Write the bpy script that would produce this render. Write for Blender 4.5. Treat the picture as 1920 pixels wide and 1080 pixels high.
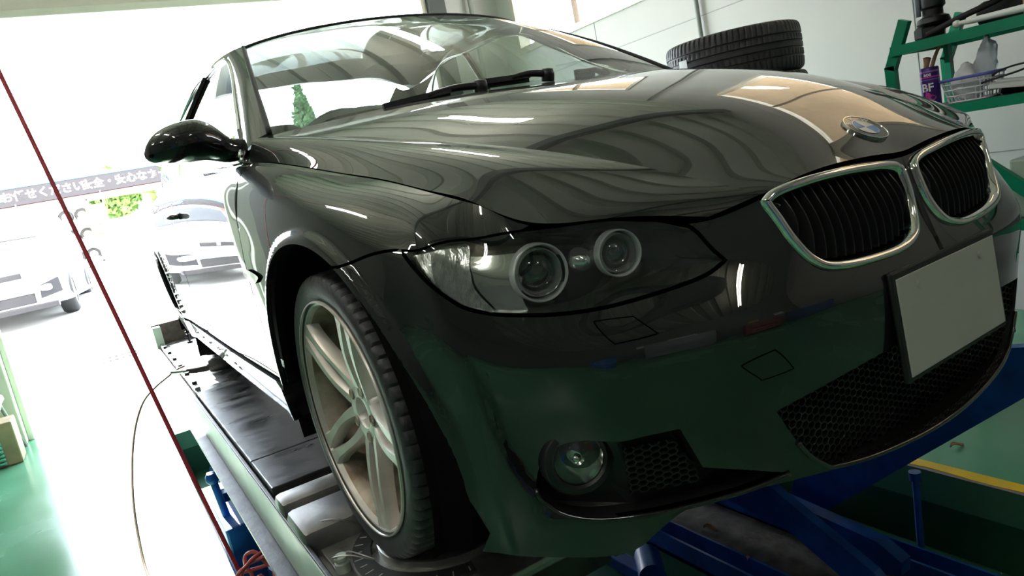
import bpy, bmesh, math, random
import numpy as np
from mathutils import Vector, Matrix, Euler
from mathutils.geometry import delaunay_2d_cdt

for o in list(bpy.data.objects): bpy.data.objects.remove(o, do_unlink=True)
scene = bpy.context.scene
COL = scene.collection
random.seed(7)

# ================================================================ camera, sky, sun, exposure
cam_data = bpy.data.cameras.new('camera'); cam = bpy.data.objects.new('camera', cam_data); COL.objects.link(cam)
cam_data.sensor_width = 36.0; cam_data.sensor_fit = 'HORIZONTAL'
cam_data.lens = 1358.99/1920*36.0
cam_data.clip_start = .02; cam_data.clip_end = 400
CAM_POS = [1.45879, -1.20648, 0.75002]
CAM_ROWS = [[0.506661, 0.839152, -0.197785], [0.043808, -0.254172, -0.966167], [-0.861032, 0.480854, -0.16554]]          # right, down, forward
_r, _d, _f = [Vector(v) for v in CAM_ROWS]
cam.matrix_world = Matrix(((_r.x, -_d.x, -_f.x, CAM_POS[0]), (_r.y, -_d.y, -_f.y, CAM_POS[1]), (_r.z, -_d.z, -_f.z, CAM_POS[2]), (0, 0, 0, 1)))
scene.camera = cam
vs = scene.view_settings
vs.view_transform = 'Standard'; vs.look = 'None'; vs.gamma = 1.0; vs.use_curve_mapping = False
vs.exposure = EXPOSURE = 1.1

world = bpy.data.worlds.new('sky'); scene.world = world; world.use_nodes = True
_nt = world.node_tree; _nt.nodes.clear()
_bg = _nt.nodes.new('ShaderNodeBackground'); _out = _nt.nodes.new('ShaderNodeOutputWorld')
_sky = _nt.nodes.new('ShaderNodeTexSky'); _sky.sky_type = 'NISHITA'; _sky.sun_disc = False
_sky.sun_elevation = math.radians(40); _sky.sun_rotation = math.radians(105); _sky.dust_density = 3.0; _sky.air_density = 1.4
_mixw = _nt.nodes.new('ShaderNodeMix'); _mixw.data_type = 'RGBA'; _mixw.inputs['Factor'].default_value = .55
_mixw.inputs['B'].default_value = (7.5, 8.0, 8.6, 1)          # bright hazy overcast veil
_nt.links.new(_sky.outputs['Color'], _mixw.inputs['A'])
_nt.links.new(_mixw.outputs['Result'], _bg.inputs['Color'])
_bg.inputs['Strength'].default_value = 1.08
_nt.links.new(_bg.outputs['Background'], _out.inputs['Surface'])
sun_data = bpy.data.lights.new('sun', 'SUN'); sun_data.energy = 19.0; sun_data.angle = math.radians(.8); sun_data.color = (1, .96, .9)
sun = bpy.data.objects.new('sun', sun_data); COL.objects.link(sun)
sun.rotation_euler = Vector((.80, .10, -.62)).to_track_quat('-Z', 'Y').to_euler()

# ================================================================ helpers
MATS = {}
def nodes_of(m):
    m.use_nodes = True; return m.node_tree.nodes, m.node_tree.links
def mat(name, col=(.5, .5, .5), rough=.5, metal=0.0, spec=.5, coat=0.0, coat_rough=.03, bump=0.0, bscale=60.0, var=0.0, vscale=6.0, col2=None, emit=None, estr=0.0, trans=0.0, ior=1.45, alpha=1.0, detail=4.0, stretch=None, rvar=0.0):
    if name in MATS: return MATS[name]
    m = bpy.data.materials.new(name); n, l = nodes_of(m)
    b = n['Principled BSDF']
    b.inputs['Base Color'].default_value = (*col, 1); b.inputs['Roughness'].default_value = rough; b.inputs['Metallic'].default_value = metal
    b.inputs['Specular IOR Level'].default_value = spec; b.inputs['Coat Weight'].default_value = coat; b.inputs['Coat Roughness'].default_value = coat_rough
    b.inputs['Transmission Weight'].default_value = trans; b.inputs['IOR'].default_value = ior; b.inputs['Alpha'].default_value = alpha
    if emit: b.inputs['Emission Color'].default_value = (*emit, 1); b.inputs['Emission Strength'].default_value = estr
    if var or bump or rvar:
        tc = n.new('ShaderNodeTexCoord'); mp = n.new('ShaderNodeMapping'); l.new(tc.outputs['Object'], mp.inputs['Vector'])
        if stretch: mp.inputs['Scale'].default_value = stretch
        if var or rvar:
            nz = n.new('ShaderNodeTexNoise'); nz.inputs['Scale'].default_value = vscale; nz.inputs['Detail'].default_value = detail
            l.new(mp.outputs['Vector'], nz.inputs['Vector'])
        if var:
            rp = n.new('ShaderNodeValToRGB'); rp.color_ramp.elements[0].position = .35; rp.color_ramp.elements[1].position = .68
            c2 = col2 or tuple(max(0, c*(1-var)) for c in col)
            rp.color_ramp.elements[0].color = (*c2, 1); rp.color_ramp.elements[1].color = (*col, 1)
            l.new(nz.outputs['Fac'], rp.inputs['Fac']); l.new(rp.outputs['Color'], b.inputs['Base Color'])
        if rvar:
            mr = n.new('ShaderNodeMapRange'); mr.inputs['To Min'].default_value = max(0, rough-rvar); mr.inputs['To Max'].default_value = min(1, rough+rvar)
            mr.inputs['From Min'].default_value = .3; mr.inputs['From Max'].default_value = .7
            l.new(nz.outputs['Fac'], mr.inputs['Value']); l.new(mr.outputs['Result'], b.inputs['Roughness'])
        if bump:
            nb = n.new('ShaderNodeTexNoise'); nb.inputs['Scale'].default_value = bscale; nb.inputs['Detail'].default_value = 3
            l.new(mp.outputs['Vector'], nb.inputs['Vector'])
            bp = n.new('ShaderNodeBump'); bp.inputs['Strength'].default_value = bump; bp.inputs['Distance'].default_value = .01
            l.new(nb.outputs['Fac'], bp.inputs['Height']); l.new(bp.outputs['Normal'], b.inputs['Normal'])
    MATS[name] = m
    return m
def glass(name, tint=(.9, .97, .93), ior=1.5, rough=0.0):
    """thin sheet glass: see-through tint plus a fresnel mirror"""
    if name in MATS: return MATS[name]
    m = bpy.data.materials.new(name); n, l = nodes_of(m); n.clear()
    o = n.new('ShaderNodeOutputMaterial'); mx = n.new('ShaderNodeMixShader')
    lw = n.new('ShaderNodeLayerWeight'); lw.inputs['Blend'].default_value = .5            # facing term, alike from both sides
    f0 = 2*((ior-1)/(ior+1))**2
    pw = n.new('ShaderNodeMath'); pw.operation = 'POWER'; pw.inputs[1].default_value = 4.2; l.new(lw.outputs['Facing'], pw.inputs[0])
    fr = n.new('ShaderNodeMath'); fr.operation = 'MULTIPLY_ADD'; fr.inputs[1].default_value = 1-f0; fr.inputs[2].default_value = f0; l.new(pw.outputs[0], fr.inputs[0])
    t = n.new('ShaderNodeBsdfTransparent'); t.inputs['Color'].default_value = (*tint, 1)
    g = n.new('ShaderNodeBsdfGlossy'); g.inputs['Roughness'].default_value = rough
    l.new(fr.outputs[0], mx.inputs['Fac']); l.new(t.outputs['BSDF'], mx.inputs[1]); l.new(g.outputs['BSDF'], mx.inputs[2]); l.new(mx.outputs['Shader'], o.inputs['Surface'])
    MATS[name] = m; return m

class MB:
    """mesh builder: collects shapes, builds one mesh object"""
    def __init__(s): s.v = []; s.f = []; s.n = None
    def add(s, vs, fs):
        k = len(s.v); s.v += [tuple(float(c) for c in p) for p in vs]; s.f += [tuple(i+k for i in f) for f in fs]; return s
    def box(s, x0, x1, y0, y1, z0, z1, bev=0.0, M=None):
        bm = bmesh.new(); bmesh.ops.create_cube(bm, size=1)
        for v in bm.verts: v.co = Vector(((x0+x1)/2+v.co.x*(x1-x0), (y0+y1)/2+v.co.y*(y1-y0), (z0+z1)/2+v.co.z*(z1-z0)))
        if bev: bmesh.ops.bevel(bm, geom=list(bm.edges), offset=bev, segments=2, profile=.5, affect='EDGES')
        if M is not None: bm.transform(M)
        return s.addbm(bm)
    def addbm(s, bm):
        bm.verts.index_update(); s.add([v.co for v in bm.verts], [[v.index for v in f.verts] for f in bm.faces]); bm.free(); return s
    def beam(s, a, b, w, h, up=(0, 0, 1), bev=0.0):
        a, b = Vector(a), Vector(b); d = (b-a); L = d.length; d.normalize(); up = Vector(up)
        r = d.cross(up)
        if r.length < 1e-6: r = d.cross(Vector((1, 0, 0)))
        r.normalize(); u = r.cross(d)
        M = Matrix(((d.x, r.x, u.x, a.x), (d.y, r.y, u.y, a.y), (d.z, r.z, u.z, a.z), (0, 0, 0, 1)))
        return s.box(0, L, -w/2, w/2, -h/2, h/2, bev, M)
    def cyl(s, a, b, r0, r1=None, n=16, cap=True):
        r1 = r0 if r1 is None else r1; a, b = Vector(a), Vector(b); d = (b-a).normalized()
        x = d.orthogonal().normalized(); y = d.cross(x); V = []; F = []
        for p, r in ((a, r0), (b, r1)):
            for i in range(n):
                t = 2*math.pi*i/n; V.append(p+x*(r*math.cos(t))+y*(r*math.sin(t)))
        for i in range(n): j = (i+1) % n; F.append((i, j, n+j, n+i))
        if cap: F.append(tuple(range(n-1, -1, -1))); F.append(tuple(range(n, 2*n)))
        return s.add(V, F)
    def tube(s, pts, r, n=8, closed=False, sub=6):
        P = smooth_path(pts, sub, closed) if sub > 1 else [Vector(p) for p in pts]
        m = len(P); V = []; F = []; prev = None
        for i, p in enumerate(P):
            t = (P[(i+1) % m]-P[i-1]) if (closed or 0 < i < m-1) else (P[1]-P[0] if i == 0 else P[-1]-P[-2])
            t.normalize()
            x = t.orthogonal().normalized() if prev is None else (prev-t*prev.dot(t)).normalized()
            prev = x; y = t.cross(x); rr = r(i/(m-1)) if callable(r) else r
            for k in range(n): a = 2*math.pi*k/n; V.append(p+x*(rr*math.cos(a))+y*(rr*math.sin(a)))
        for i in range(m if closed else m-1):
            for k in range(n):
                a, b, c, d = i*n+k, i*n+(k+1) % n, ((i+1) % m)*n+(k+1) % n, ((i+1) % m)*n+k; F.append((a, b, c, d))
        if not closed: F.append(tuple(range(n-1, -1, -1))); F.append(tuple(range((m-1)*n, m*n)))
        return s.add(V, F)
    def lathe(s, prof, o=(0, 0, 0), ax=(0, 0, 1), n=32, closed=False, a0=0.0, a1=2*math.pi):
        """prof: (radius, height along ax)"""
        o = Vector(o); d = Vector(ax).normalized(); x = d.orthogonal().normalized(); y = d.cross(x); V = []; F = []; m = len(prof)
        full = abs(a1-a0-2*math.pi) < 1e-6; N = n if full else n+1
        for i in range(N):
            t = a0+(a1-a0)*i/n
            for r, h in prof: V.append(o+d*h+x*(r*math.cos(t))+y*(r*math.sin(t)))
        for i in range(n):
            j = (i+1) % N
            for k in range(m if closed else m-1):
                q = (k+1) % m
                F.append((i*m+k, j*m+k, j*m+q, i*m+q))
        return s.add(V, F)
    def prism(s, poly, d):
        """planar polygon extruded along vector d"""
        P = [Vector(p) for p in poly]; d = Vector(d); n = len(P)
        F = [tuple(range(n-1, -1, -1)), tuple(range(n, 2*n))]+[(i, (i+1) % n, n+(i+1) % n, n+i) for i in range(n)]
        return s.add(P+[p+d for p in P], F)
    def build(s, name, m, parent=None, smooth=False, normals=None, loc=None, autos=None):
        me = bpy.data.meshes.new(name); me.from_pydata(s.v, [], s.f); me.update()
        if normals is None:
            bm = bmesh.new(); bm.from_mesh(me); bmesh.ops.recalc_face_normals(bm, faces=bm.faces); bm.to_mesh(me); bm.free()
        if m is not None: me.materials.append(m if not isinstance(m, str) else MATS[m])
        if smooth or normals is not None:
            me.polygons.foreach_set('use_smooth', [True]*len(me.polygons))
        if normals is not None: me.normals_split_custom_set_from_vertices([tuple(n) for n in normals])
        elif smooth and autos is not None:
            me.set_sharp_from_angle(angle=math.radians(autos))
        o = bpy.data.objects.new(name, me); COL.objects.link(o)
        if loc is not None: o.location = loc
        if parent is not None: o.parent = parent
        return o

def smooth_path(pts, sub=6, closed=False):
    P = [Vector(p) for p in pts]; n = len(P); out = []
    for i in range(n if closed else n-1):
        p0 = P[i-1] if (closed or i > 0) else P[0]*2-P[1]
        p1, p2 = P[i], P[(i+1) % n]
        p3 = P[(i+2) % n] if (closed or i+2 < n) else P[-1]*2-P[-2]
        for k in range(sub):
            t = k/sub
            out.append(.5*((2*p1)+(p2-p0)*t+(2*p0-5*p1+4*p2-p3)*t*t+(3*p1-p0-3*p2+p3)*t**3))
    if not closed: out.append(P[-1].copy())
    return out
def tag(o, label, cat, group=None):
    o['label'] = label; o['category'] = cat
    if group: o['group'] = group
    return o
def struct(o, label=None):
    o['kind'] = 'structure'
    if label: o['label'] = label
    return o
def empty(name, loc=(0, 0, 0), rot=(0, 0, 0)):
    o = bpy.data.objects.new(name, None); COL.objects.link(o); o.location = loc; o.rotation_euler = rot; o.empty_display_size = .1
    return o
def dup(o, loc=None, rot=None, parent=None):
    c = o.copy(); COL.objects.link(c)
    if loc is not None: c.location = loc
    if rot is not None: c.rotation_euler = rot
    if parent is not None: c.parent = parent
    for ch in o.children: dup(ch, parent=c)
    return c
def text_mesh(name, body, size, m, M, parent=None, depth=.0005, align='CENTER', bold=False):
    cu = bpy.data.curves.new(name, 'FONT'); cu.body = body; cu.size = size; cu.extrude = depth; cu.align_x = align; cu.align_y = 'CENTER'
    if bold: cu.offset = size*.02
    t = bpy.data.objects.new(name+'_curve', cu); COL.objects.link(t)
    dg = bpy.context.evaluated_depsgraph_get()
    me = bpy.data.meshes.new_from_object(t.evaluated_get(dg)); bpy.data.objects.remove(t, do_unlink=True)
    me.name = name; me.transform(M); me.materials.clear(); me.materials.append(MATS[m])
    o = bpy.data.objects.new(name, me); COL.objects.link(o)
    if parent is not None: o.parent = parent
    return o

# ================================================================ materials
mat('car_paint', (.0065, .008, .0075), rough=.45, spec=.12, coat=1.0, coat_rough=.004)
MATS['car_paint'].node_tree.nodes['Principled BSDF'].inputs['Coat IOR'].default_value = 1.70
mat('chrome', (.80, .80, .78), rough=.06, metal=1)
mat('satin_metal', (.55, .55, .54), rough=.32, metal=1)
mat('black_plastic', (.010, .011, .011), rough=.42)
mat('gloss_black', (.006, .006, .007), rough=.08)
mat('matte_black', (.004, .004, .004), rough=.9, spec=.1)
mat('rubber', (.018, .019, .020), rough=.62, bump=.15, bscale=160)
mat('tyre_rubber', (.042, .043, .046), rough=.5, bump=.12, bscale=140, var=.35, vscale=25)
mat('white_paint', (.74, .75, .73), rough=.5)
mat('red_rubber', (.42, .035, .05), rough=.38)
mat('blue_paint', (.010, .095, .40), rough=.36, var=.45, vscale=9, bump=.05, bscale=90)
mat('green_steel', (.0, .24, .13), rough=.38, var=.18, vscale=10)
mat('steel_plate', (.42, .43, .44), rough=.36, metal=.9, var=.45, vscale=8, rvar=.14, bump=.05, bscale=50)
mat('dark_steel', (.085, .085, .088), rough=.42, metal=.7, var=.5, vscale=14, bump=.08, bscale=70)

# ================================================================ the workshop
FZ = -.57; PITZ = -.87; CEIL = 3.75; XR = -5.2; YW = 3.0; XF = 7.0; YL = -8.0
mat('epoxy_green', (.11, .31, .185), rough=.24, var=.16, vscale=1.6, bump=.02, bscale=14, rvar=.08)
mat('yellow_paint', (.72, .46, .01), rough=.4, var=.12, vscale=12)
mat('concrete_edge', (.20, .18, .17), rough=.8, bump=.2)
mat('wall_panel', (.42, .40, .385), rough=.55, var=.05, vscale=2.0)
mat('cream_paint', (.62, .62, .52), rough=.5, var=.06)
mat('ceiling_deck', (.46, .44, .36), rough=.5, var=.08, vscale=1.5)
mat('beam_steel', (.055, .06, .055), rough=.5)
mat('brown_frame', (.22, .17, .12), rough=.45, metal=.4); mat('alu_frame', (.50, .46, .38), rough=.4, metal=.6)
mat('pipe_grey', (.22, .23, .21), rough=.45)
b = MB(); T = .12
PX0, PX1, PY0, PY1 = -3.88, .56, -1.04, 1.06
b.box(XR-.02, PX0, YL, YW, FZ-T, FZ); b.box(PX1, XF, YL, YW, FZ-T, FZ); b.box(PX0, PX1, YL, PY0, FZ-T, FZ); b.box(PX0, PX1, PY1, YW, FZ-T, FZ)
struct(b.build('floor', 'epoxy_green'), 'green epoxy workshop floor around the lift pit')
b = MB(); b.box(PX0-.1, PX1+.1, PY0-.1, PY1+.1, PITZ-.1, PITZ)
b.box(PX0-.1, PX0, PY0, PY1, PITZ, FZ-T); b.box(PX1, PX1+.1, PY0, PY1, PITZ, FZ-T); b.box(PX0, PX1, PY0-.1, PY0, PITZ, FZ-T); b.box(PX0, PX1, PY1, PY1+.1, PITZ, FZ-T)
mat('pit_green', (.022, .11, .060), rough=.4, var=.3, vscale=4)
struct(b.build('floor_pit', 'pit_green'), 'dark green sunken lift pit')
# worn yellow edge lines: ragged inner edge
def yellow(pts_in, pts_out, name):
    n = len(pts_in); v = [(*p, FZ+.004) for p in pts_in]+[(*p, FZ+.004) for p in pts_out]+[(*p, FZ-.02) for p in pts_in]
    m = MB(); m.add(v, [(i, i+1, n+i+1, n+i) for i in range(n-1)]+[(i, i+1, 2*n+i+1, 2*n+i) for i in range(n-1)]); struct(m.build(name, 'yellow_paint'))
random.seed(3)
xs = np.linspace(PX0, PX1+.08, 60)
yellow([(x, PY1+.006+.012*max(0, math.sin(x*7)+math.sin(x*17+1))*.6+random.random()*.004) for x in xs], [(x, PY1+.062) for x in xs], 'trim_1')
ys = np.linspace(PY0, PY1, 40)
yellow([(PX1+.006+random.random()*.006, y) for y in ys], [(PX1+.06, y) for y in ys], 'trim_2')
b = MB(); b.box(PX0, PX1, PY1, PY1+.03, FZ-.001, FZ+.002); struct(b.build('trim_3', 'concrete_edge'))

# back wall with the wide open shutter doorway
OY0, OY1, OZ = -1.90, 2.12, 2.52
b = MB(); W = .18
b.box(XR-W, XR, YL, OY0-.12, FZ, CEIL); b.box(XR-W, XR, OY1+.24, YW, FZ, CEIL); b.box(XR-W, XR, OY0-.12, OY1+.24, OZ+.10, CEIL); b.box(XR-W, XR, YL-.1, YW+.1, CEIL, CEIL+.3)
struct(b.build('wall_back', 'wall_panel'), 'pale back wall around the open shutter doorway')
b = MB(); b.box(XR-.16, XR+.06, OY0-.2, OY1+.02, OZ+.06, OZ+.62, .01); b.box(XR-.20, XR+.10, OY0-.2, OY1+.02, OZ, OZ+.06, .006)
struct(b.build('door_1', 'cream_paint'), 'cream lintel and rolled shutter box over the doorway')
b = MB(); b.box(XR-.10, XR+.16, OY0-.20, OY0-.04, FZ, OZ+.1, .01); b.box(XR-.02, XR+.05, OY0-.04, OY0, FZ, OZ+.1, .006)
struct(b.build('trim_4', 'cream_paint'), 'cream doorway post')
b = MB(); b.box(XR-.10, XR+.06, OY1, OY1+.05, FZ, OZ+.1); struct(b.build('trim_5', 'alu_frame'), 'doorway guide rail')
b = MB(); b.box(XR-.12, XR+.10, OY1+.06, OY1+.24, FZ, CEIL); struct(b.build('trim_6', 'beam_steel'), 'dark steel column beside the doorway')
# right wall with high windows
WIN = [(-4.92, -3.02), (-1.75, .02), (1.2, 3.0)]; SZ, HZ = 1.80, 2.85
b = MB(); W = .14
edges = [XR]+[e for w in WIN for e in w]+[XF]
b.box(XR, XF, YW, YW+W, FZ-.3, SZ); b.box(XR-.2, XF+.15, YW, YW+W, HZ, CEIL+.3)
for i in range(0, len(edges), 2): b.box(edges[i], edges[i+1], YW, YW+W, SZ, HZ)
wr = struct(b.build('wall_right', 'wall_panel'), 'pale panelled side wall with high windows')
for z in (.30, 1.52, 3.0):
    b = MB(); b.box(XR, XF, YW-.003, YW+.002, z-.003, z+.003); b.build('panel_joint', 'pipe_grey', wr)
for x in (-3.7, -.95, .6, 2.0):
    b = MB(); b.box(x-.002, x+.002, YW-.003, YW+.002, FZ, SZ); b.build('panel_joint', 'pipe_grey', wr)
pane = glass('window_pane', (.95, .96, .96), ior=1.5)
for i, (x0, x1) in enumerate(WIN):
    b = MB(); d = .05
    b.box(x0, x1, YW-.03, YW+.10, SZ-.01, SZ+d, .004); b.box(x0, x1, YW-.02, YW+.10, HZ-d, HZ); b.box(x0, x0+d, YW-.02, YW+.10, SZ, HZ); b.box(x1-d, x1, YW-.02, YW+.10, SZ, HZ)
    w = struct(b.build('window_%d' % (i+1), 'alu_frame'), None)
    xm = (x0+x1)/2
    b = MB(); b.box(xm-.02, xm+.02, YW+.02, YW+.06, SZ+d, HZ-d); b.build('mullion', 'brown_frame', w)
    for a0, a1 in ((x0+d, xm-.02), (xm+.02, x1-d)):
        b = MB(); b.box(a0, a1, YW+.035, YW+.041, SZ+d, HZ-d); b.build('pane', pane, w)
b = MB(); b.box(XR, XF, YW+.142, YW+2.5, HZ+.0, HZ+.08); mat('soffit_wood', (.34, .22, .10), rough=.7, var=.3, vscale=5, stretch=(1, 8, 1)); struct(b.build('trim_7', 'soffit_wood'), 'brown timber eave outside the windows')
b = MB(); b.cyl((-2.48, YW-.035, FZ), (-2.48, YW-.035, CEIL), .017, n=16); 
struct(b.build('trim_8', 'pipe_grey'), 'grey conduit pipe on the side wall')
b = MB(); b.cyl((XR+.06, 2.66, FZ), (XR+.06, 2.66, CEIL), .022, n=16); struct(b.build('trim_9', 'pipe_grey'), 'grey pipe beside the doorway')
# far walls behind the camera
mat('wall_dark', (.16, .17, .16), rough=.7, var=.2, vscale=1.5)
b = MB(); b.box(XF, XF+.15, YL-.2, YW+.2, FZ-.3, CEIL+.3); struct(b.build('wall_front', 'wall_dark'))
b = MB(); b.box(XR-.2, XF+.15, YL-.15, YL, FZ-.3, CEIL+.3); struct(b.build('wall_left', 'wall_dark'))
# corrugated deck ceiling: ribs run along x
b = MB(); V = []; p = .44; y = YL; prof = []
while y < YW+.2:
    prof += [(y, 0), (y+p*.5, 0), (y+p*.58, .085), (y+p*.92, .085)]; y += p
for x in (XR-.1, XF+.1): V += [(x, a, CEIL+h) for a, h in prof]
n = len(prof); b.add(V, [(i, i+1, n+i+1, n+i) for i in range(n-1)])
V2 = [(v[0], v[1], v[2]+.14-(v[2]-CEIL)) for v in b.v]
b.box(XR-.1, XF+.1, YL, YW+.2, CEIL+.10, CEIL+.2)
struct(b.build('ceiling', 'ceiling_deck'), 'beige corrugated metal deck ceiling')
for i, x in enumerate((-1.15, 1.9, 4.6)):
    b = MB(); b.box(x-.07, x+.07, YL, YW, CEIL-.03, CEIL-.01); b.box(x-.006, x+.006, YL, YW, CEIL-.22, CEIL-.02); b.box(x-.07, x+.07, YL, YW, CEIL-.24, CEIL-.22)
    struct(b.build('trim_%d' % (10+i), 'beam_steel'), 'dark steel roof beam')
# fluorescent battens
mat('tube_glow', (1, 1, 1), emit=(1.0, .97, .88), estr=26.0); mat('batten', (.8, .8, .78), rough=.4)
def batten(x, y, along='x', L=1.2):
    o = empty('fluorescent_light', (x, y, CEIL-.40))
    q = (lambda a, c, z: (a, c, z)) if along == 'x' else (lambda a, c, z: (c, a, z))
    b = MB(); A = [q(-L/2-.02, -.05, .0), q(L/2+.02, .05, .05)]
    b.box(min(A[0][0], A[1][0]), max(A[0][0], A[1][0]), min(A[0][1], A[1][1]), max(A[0][1], A[1][1]), .0, .05, .006); b.build('housing', 'batten', o)
    for c in (-.055, .055):
        b = MB(); b.cyl(q(-L/2, c, -.02), q(L/2, c, -.02), .016, n=10); b.build('tube', 'tube_glow', o)
    for a in (-L*.35, L*.35):
        b = MB(); b.cyl(q(a, 0, .05), q(a, 0, .40), .006, n=6); b.build('hanger', 'batten', o)
    return o
k = 0
LN = ['twin tube light over the lift, farthest from the doorway', 'twin tube light over the lift beside the front roof beam', 'twin tube light over the middle of the lift', 'twin tube light nearest the doorway over the lift']
for i, (x, y) in enumerate(((-2.85, 1.15), (4.9, .6), (-2.7, -2.1), (-.2, -2.1), (2.4, -2.1), (-2.2, -5.2), (1.5, -5.2))):
    o = batten(x, y)
    row = {1.15: 'the row along the window wall', .6: 'the row by the front cabinets', -2.1: 'the row left of the lift', -5.2: 'the row beside the left wall'}[y]
    nth = {0: 'first', 1: 'second', 2: 'third', 3: 'fourth'}[[0, 0, 0, 1, 2, 0, 1][i]]
    tag(o, 'twin tube ceiling light, %s from the doorway in %s' % (nth, row), 'ceiling light', 'twin tube ceiling lights')

# ---------------------------------------------------------------- spline surfaces of the coupe body
def nspl(Y):
    """natural cubic spline through rows of Y at integer parameters -> evaluator"""
    Y = np.asarray(Y, float); n = len(Y)
    A = np.zeros((n, n)); b = np.zeros_like(Y)
    A[0, 0] = A[-1, -1] = 1.0
    for i in range(1, n-1):
        A[i, i-1], A[i, i], A[i, i+1] = 1, 4, 1
        b[i] = 6*(Y[i+1]-2*Y[i]+Y[i-1])
    m = np.linalg.solve(A, b.reshape(n, -1)).reshape(Y.shape)
    def ev(t):
        t = np.asarray(t, float)
        i = np.clip(np.floor(t).astype(int), 0, n-2); f = t-i
        sh = f.shape+(1,)*(Y.ndim-1)
        f = f.reshape(sh); g = 1-f
        return g*Y[i]+f*Y[i+1]+((g**3-g)*m[i]+(f**3-f)*m[i+1])/6
    return ev

class Surf:
    """grid G[i][j] of 3D points; u runs along i, v along j"""
    def __init__(s, G):
        s.G = np.asarray(G, float); s.nu, s.nv = s.G.shape[:2]
        s.su = nspl(s.G)
    def __call__(s, u, v):
        u = np.atleast_1d(np.asarray(u, float)); v = np.atleast_1d(np.asarray(v, float))
        C = s.su(u)                       # (N, nv, 3)
        if not hasattr(s, 'inv'):
            n = s.nv; A = np.zeros((n, n)); B = np.zeros((n, n)); A[0, 0] = A[-1, -1] = 1
            for i in range(1, n-1):
                A[i, i-1], A[i, i], A[i, i+1] = 1, 4, 1
                B[i, i-1], B[i, i], B[i, i+1] = 6, -12, 6
            s.inv = np.linalg.solve(A, B)
        m = np.einsum('ab,nbk->nak', s.inv, C)
        j = np.clip(np.floor(v).astype(int), 0, s.nv-2); f = (v-j)[:, None]; g = 1-f; k = np.arange(len(u))
        return g*C[k, j]+f*C[k, j+1]+((g**3-g)*m[k, j]+(f**3-f)*m[k, j+1])/6
    def normal(s, u, v, h=1e-3):
        a = s(u+h, v)-s(u-h, v); b = s(u, v+h)-s(u, v-h)
        n = np.cross(a, b); return n/np.maximum(np.linalg.norm(n, axis=1, keepdims=True), 1e-12)

class SymU(Surf):
    """u = 0 lies on the car's centre plane: continue the grid with its mirror image"""
    K = 3
    def __init__(s, G):
        G = np.asarray(G, float); s.full = Surf(np.concatenate([G[s.K:0:-1]*np.array([1, -1, 1]), G])); s.G = G; s.nu, s.nv = G.shape[:2]
    def __call__(s, u, v): return s.full(np.atleast_1d(np.asarray(u, float))+s.K, v)
class SymV(Surf):
    K = 3
    def __init__(s, G):
        G = np.asarray(G, float); k = min(s.K, G.shape[1]-1); s.k = k; s.full = Surf(np.concatenate([G[:, k:0:-1]*np.array([1, -1, 1]), G], axis=1)); s.G = G; s.nu, s.nv = G.shape[:2]
    def __call__(s, u, v): return s.full(u, np.atleast_1d(np.asarray(v, float))+s.k)

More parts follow.
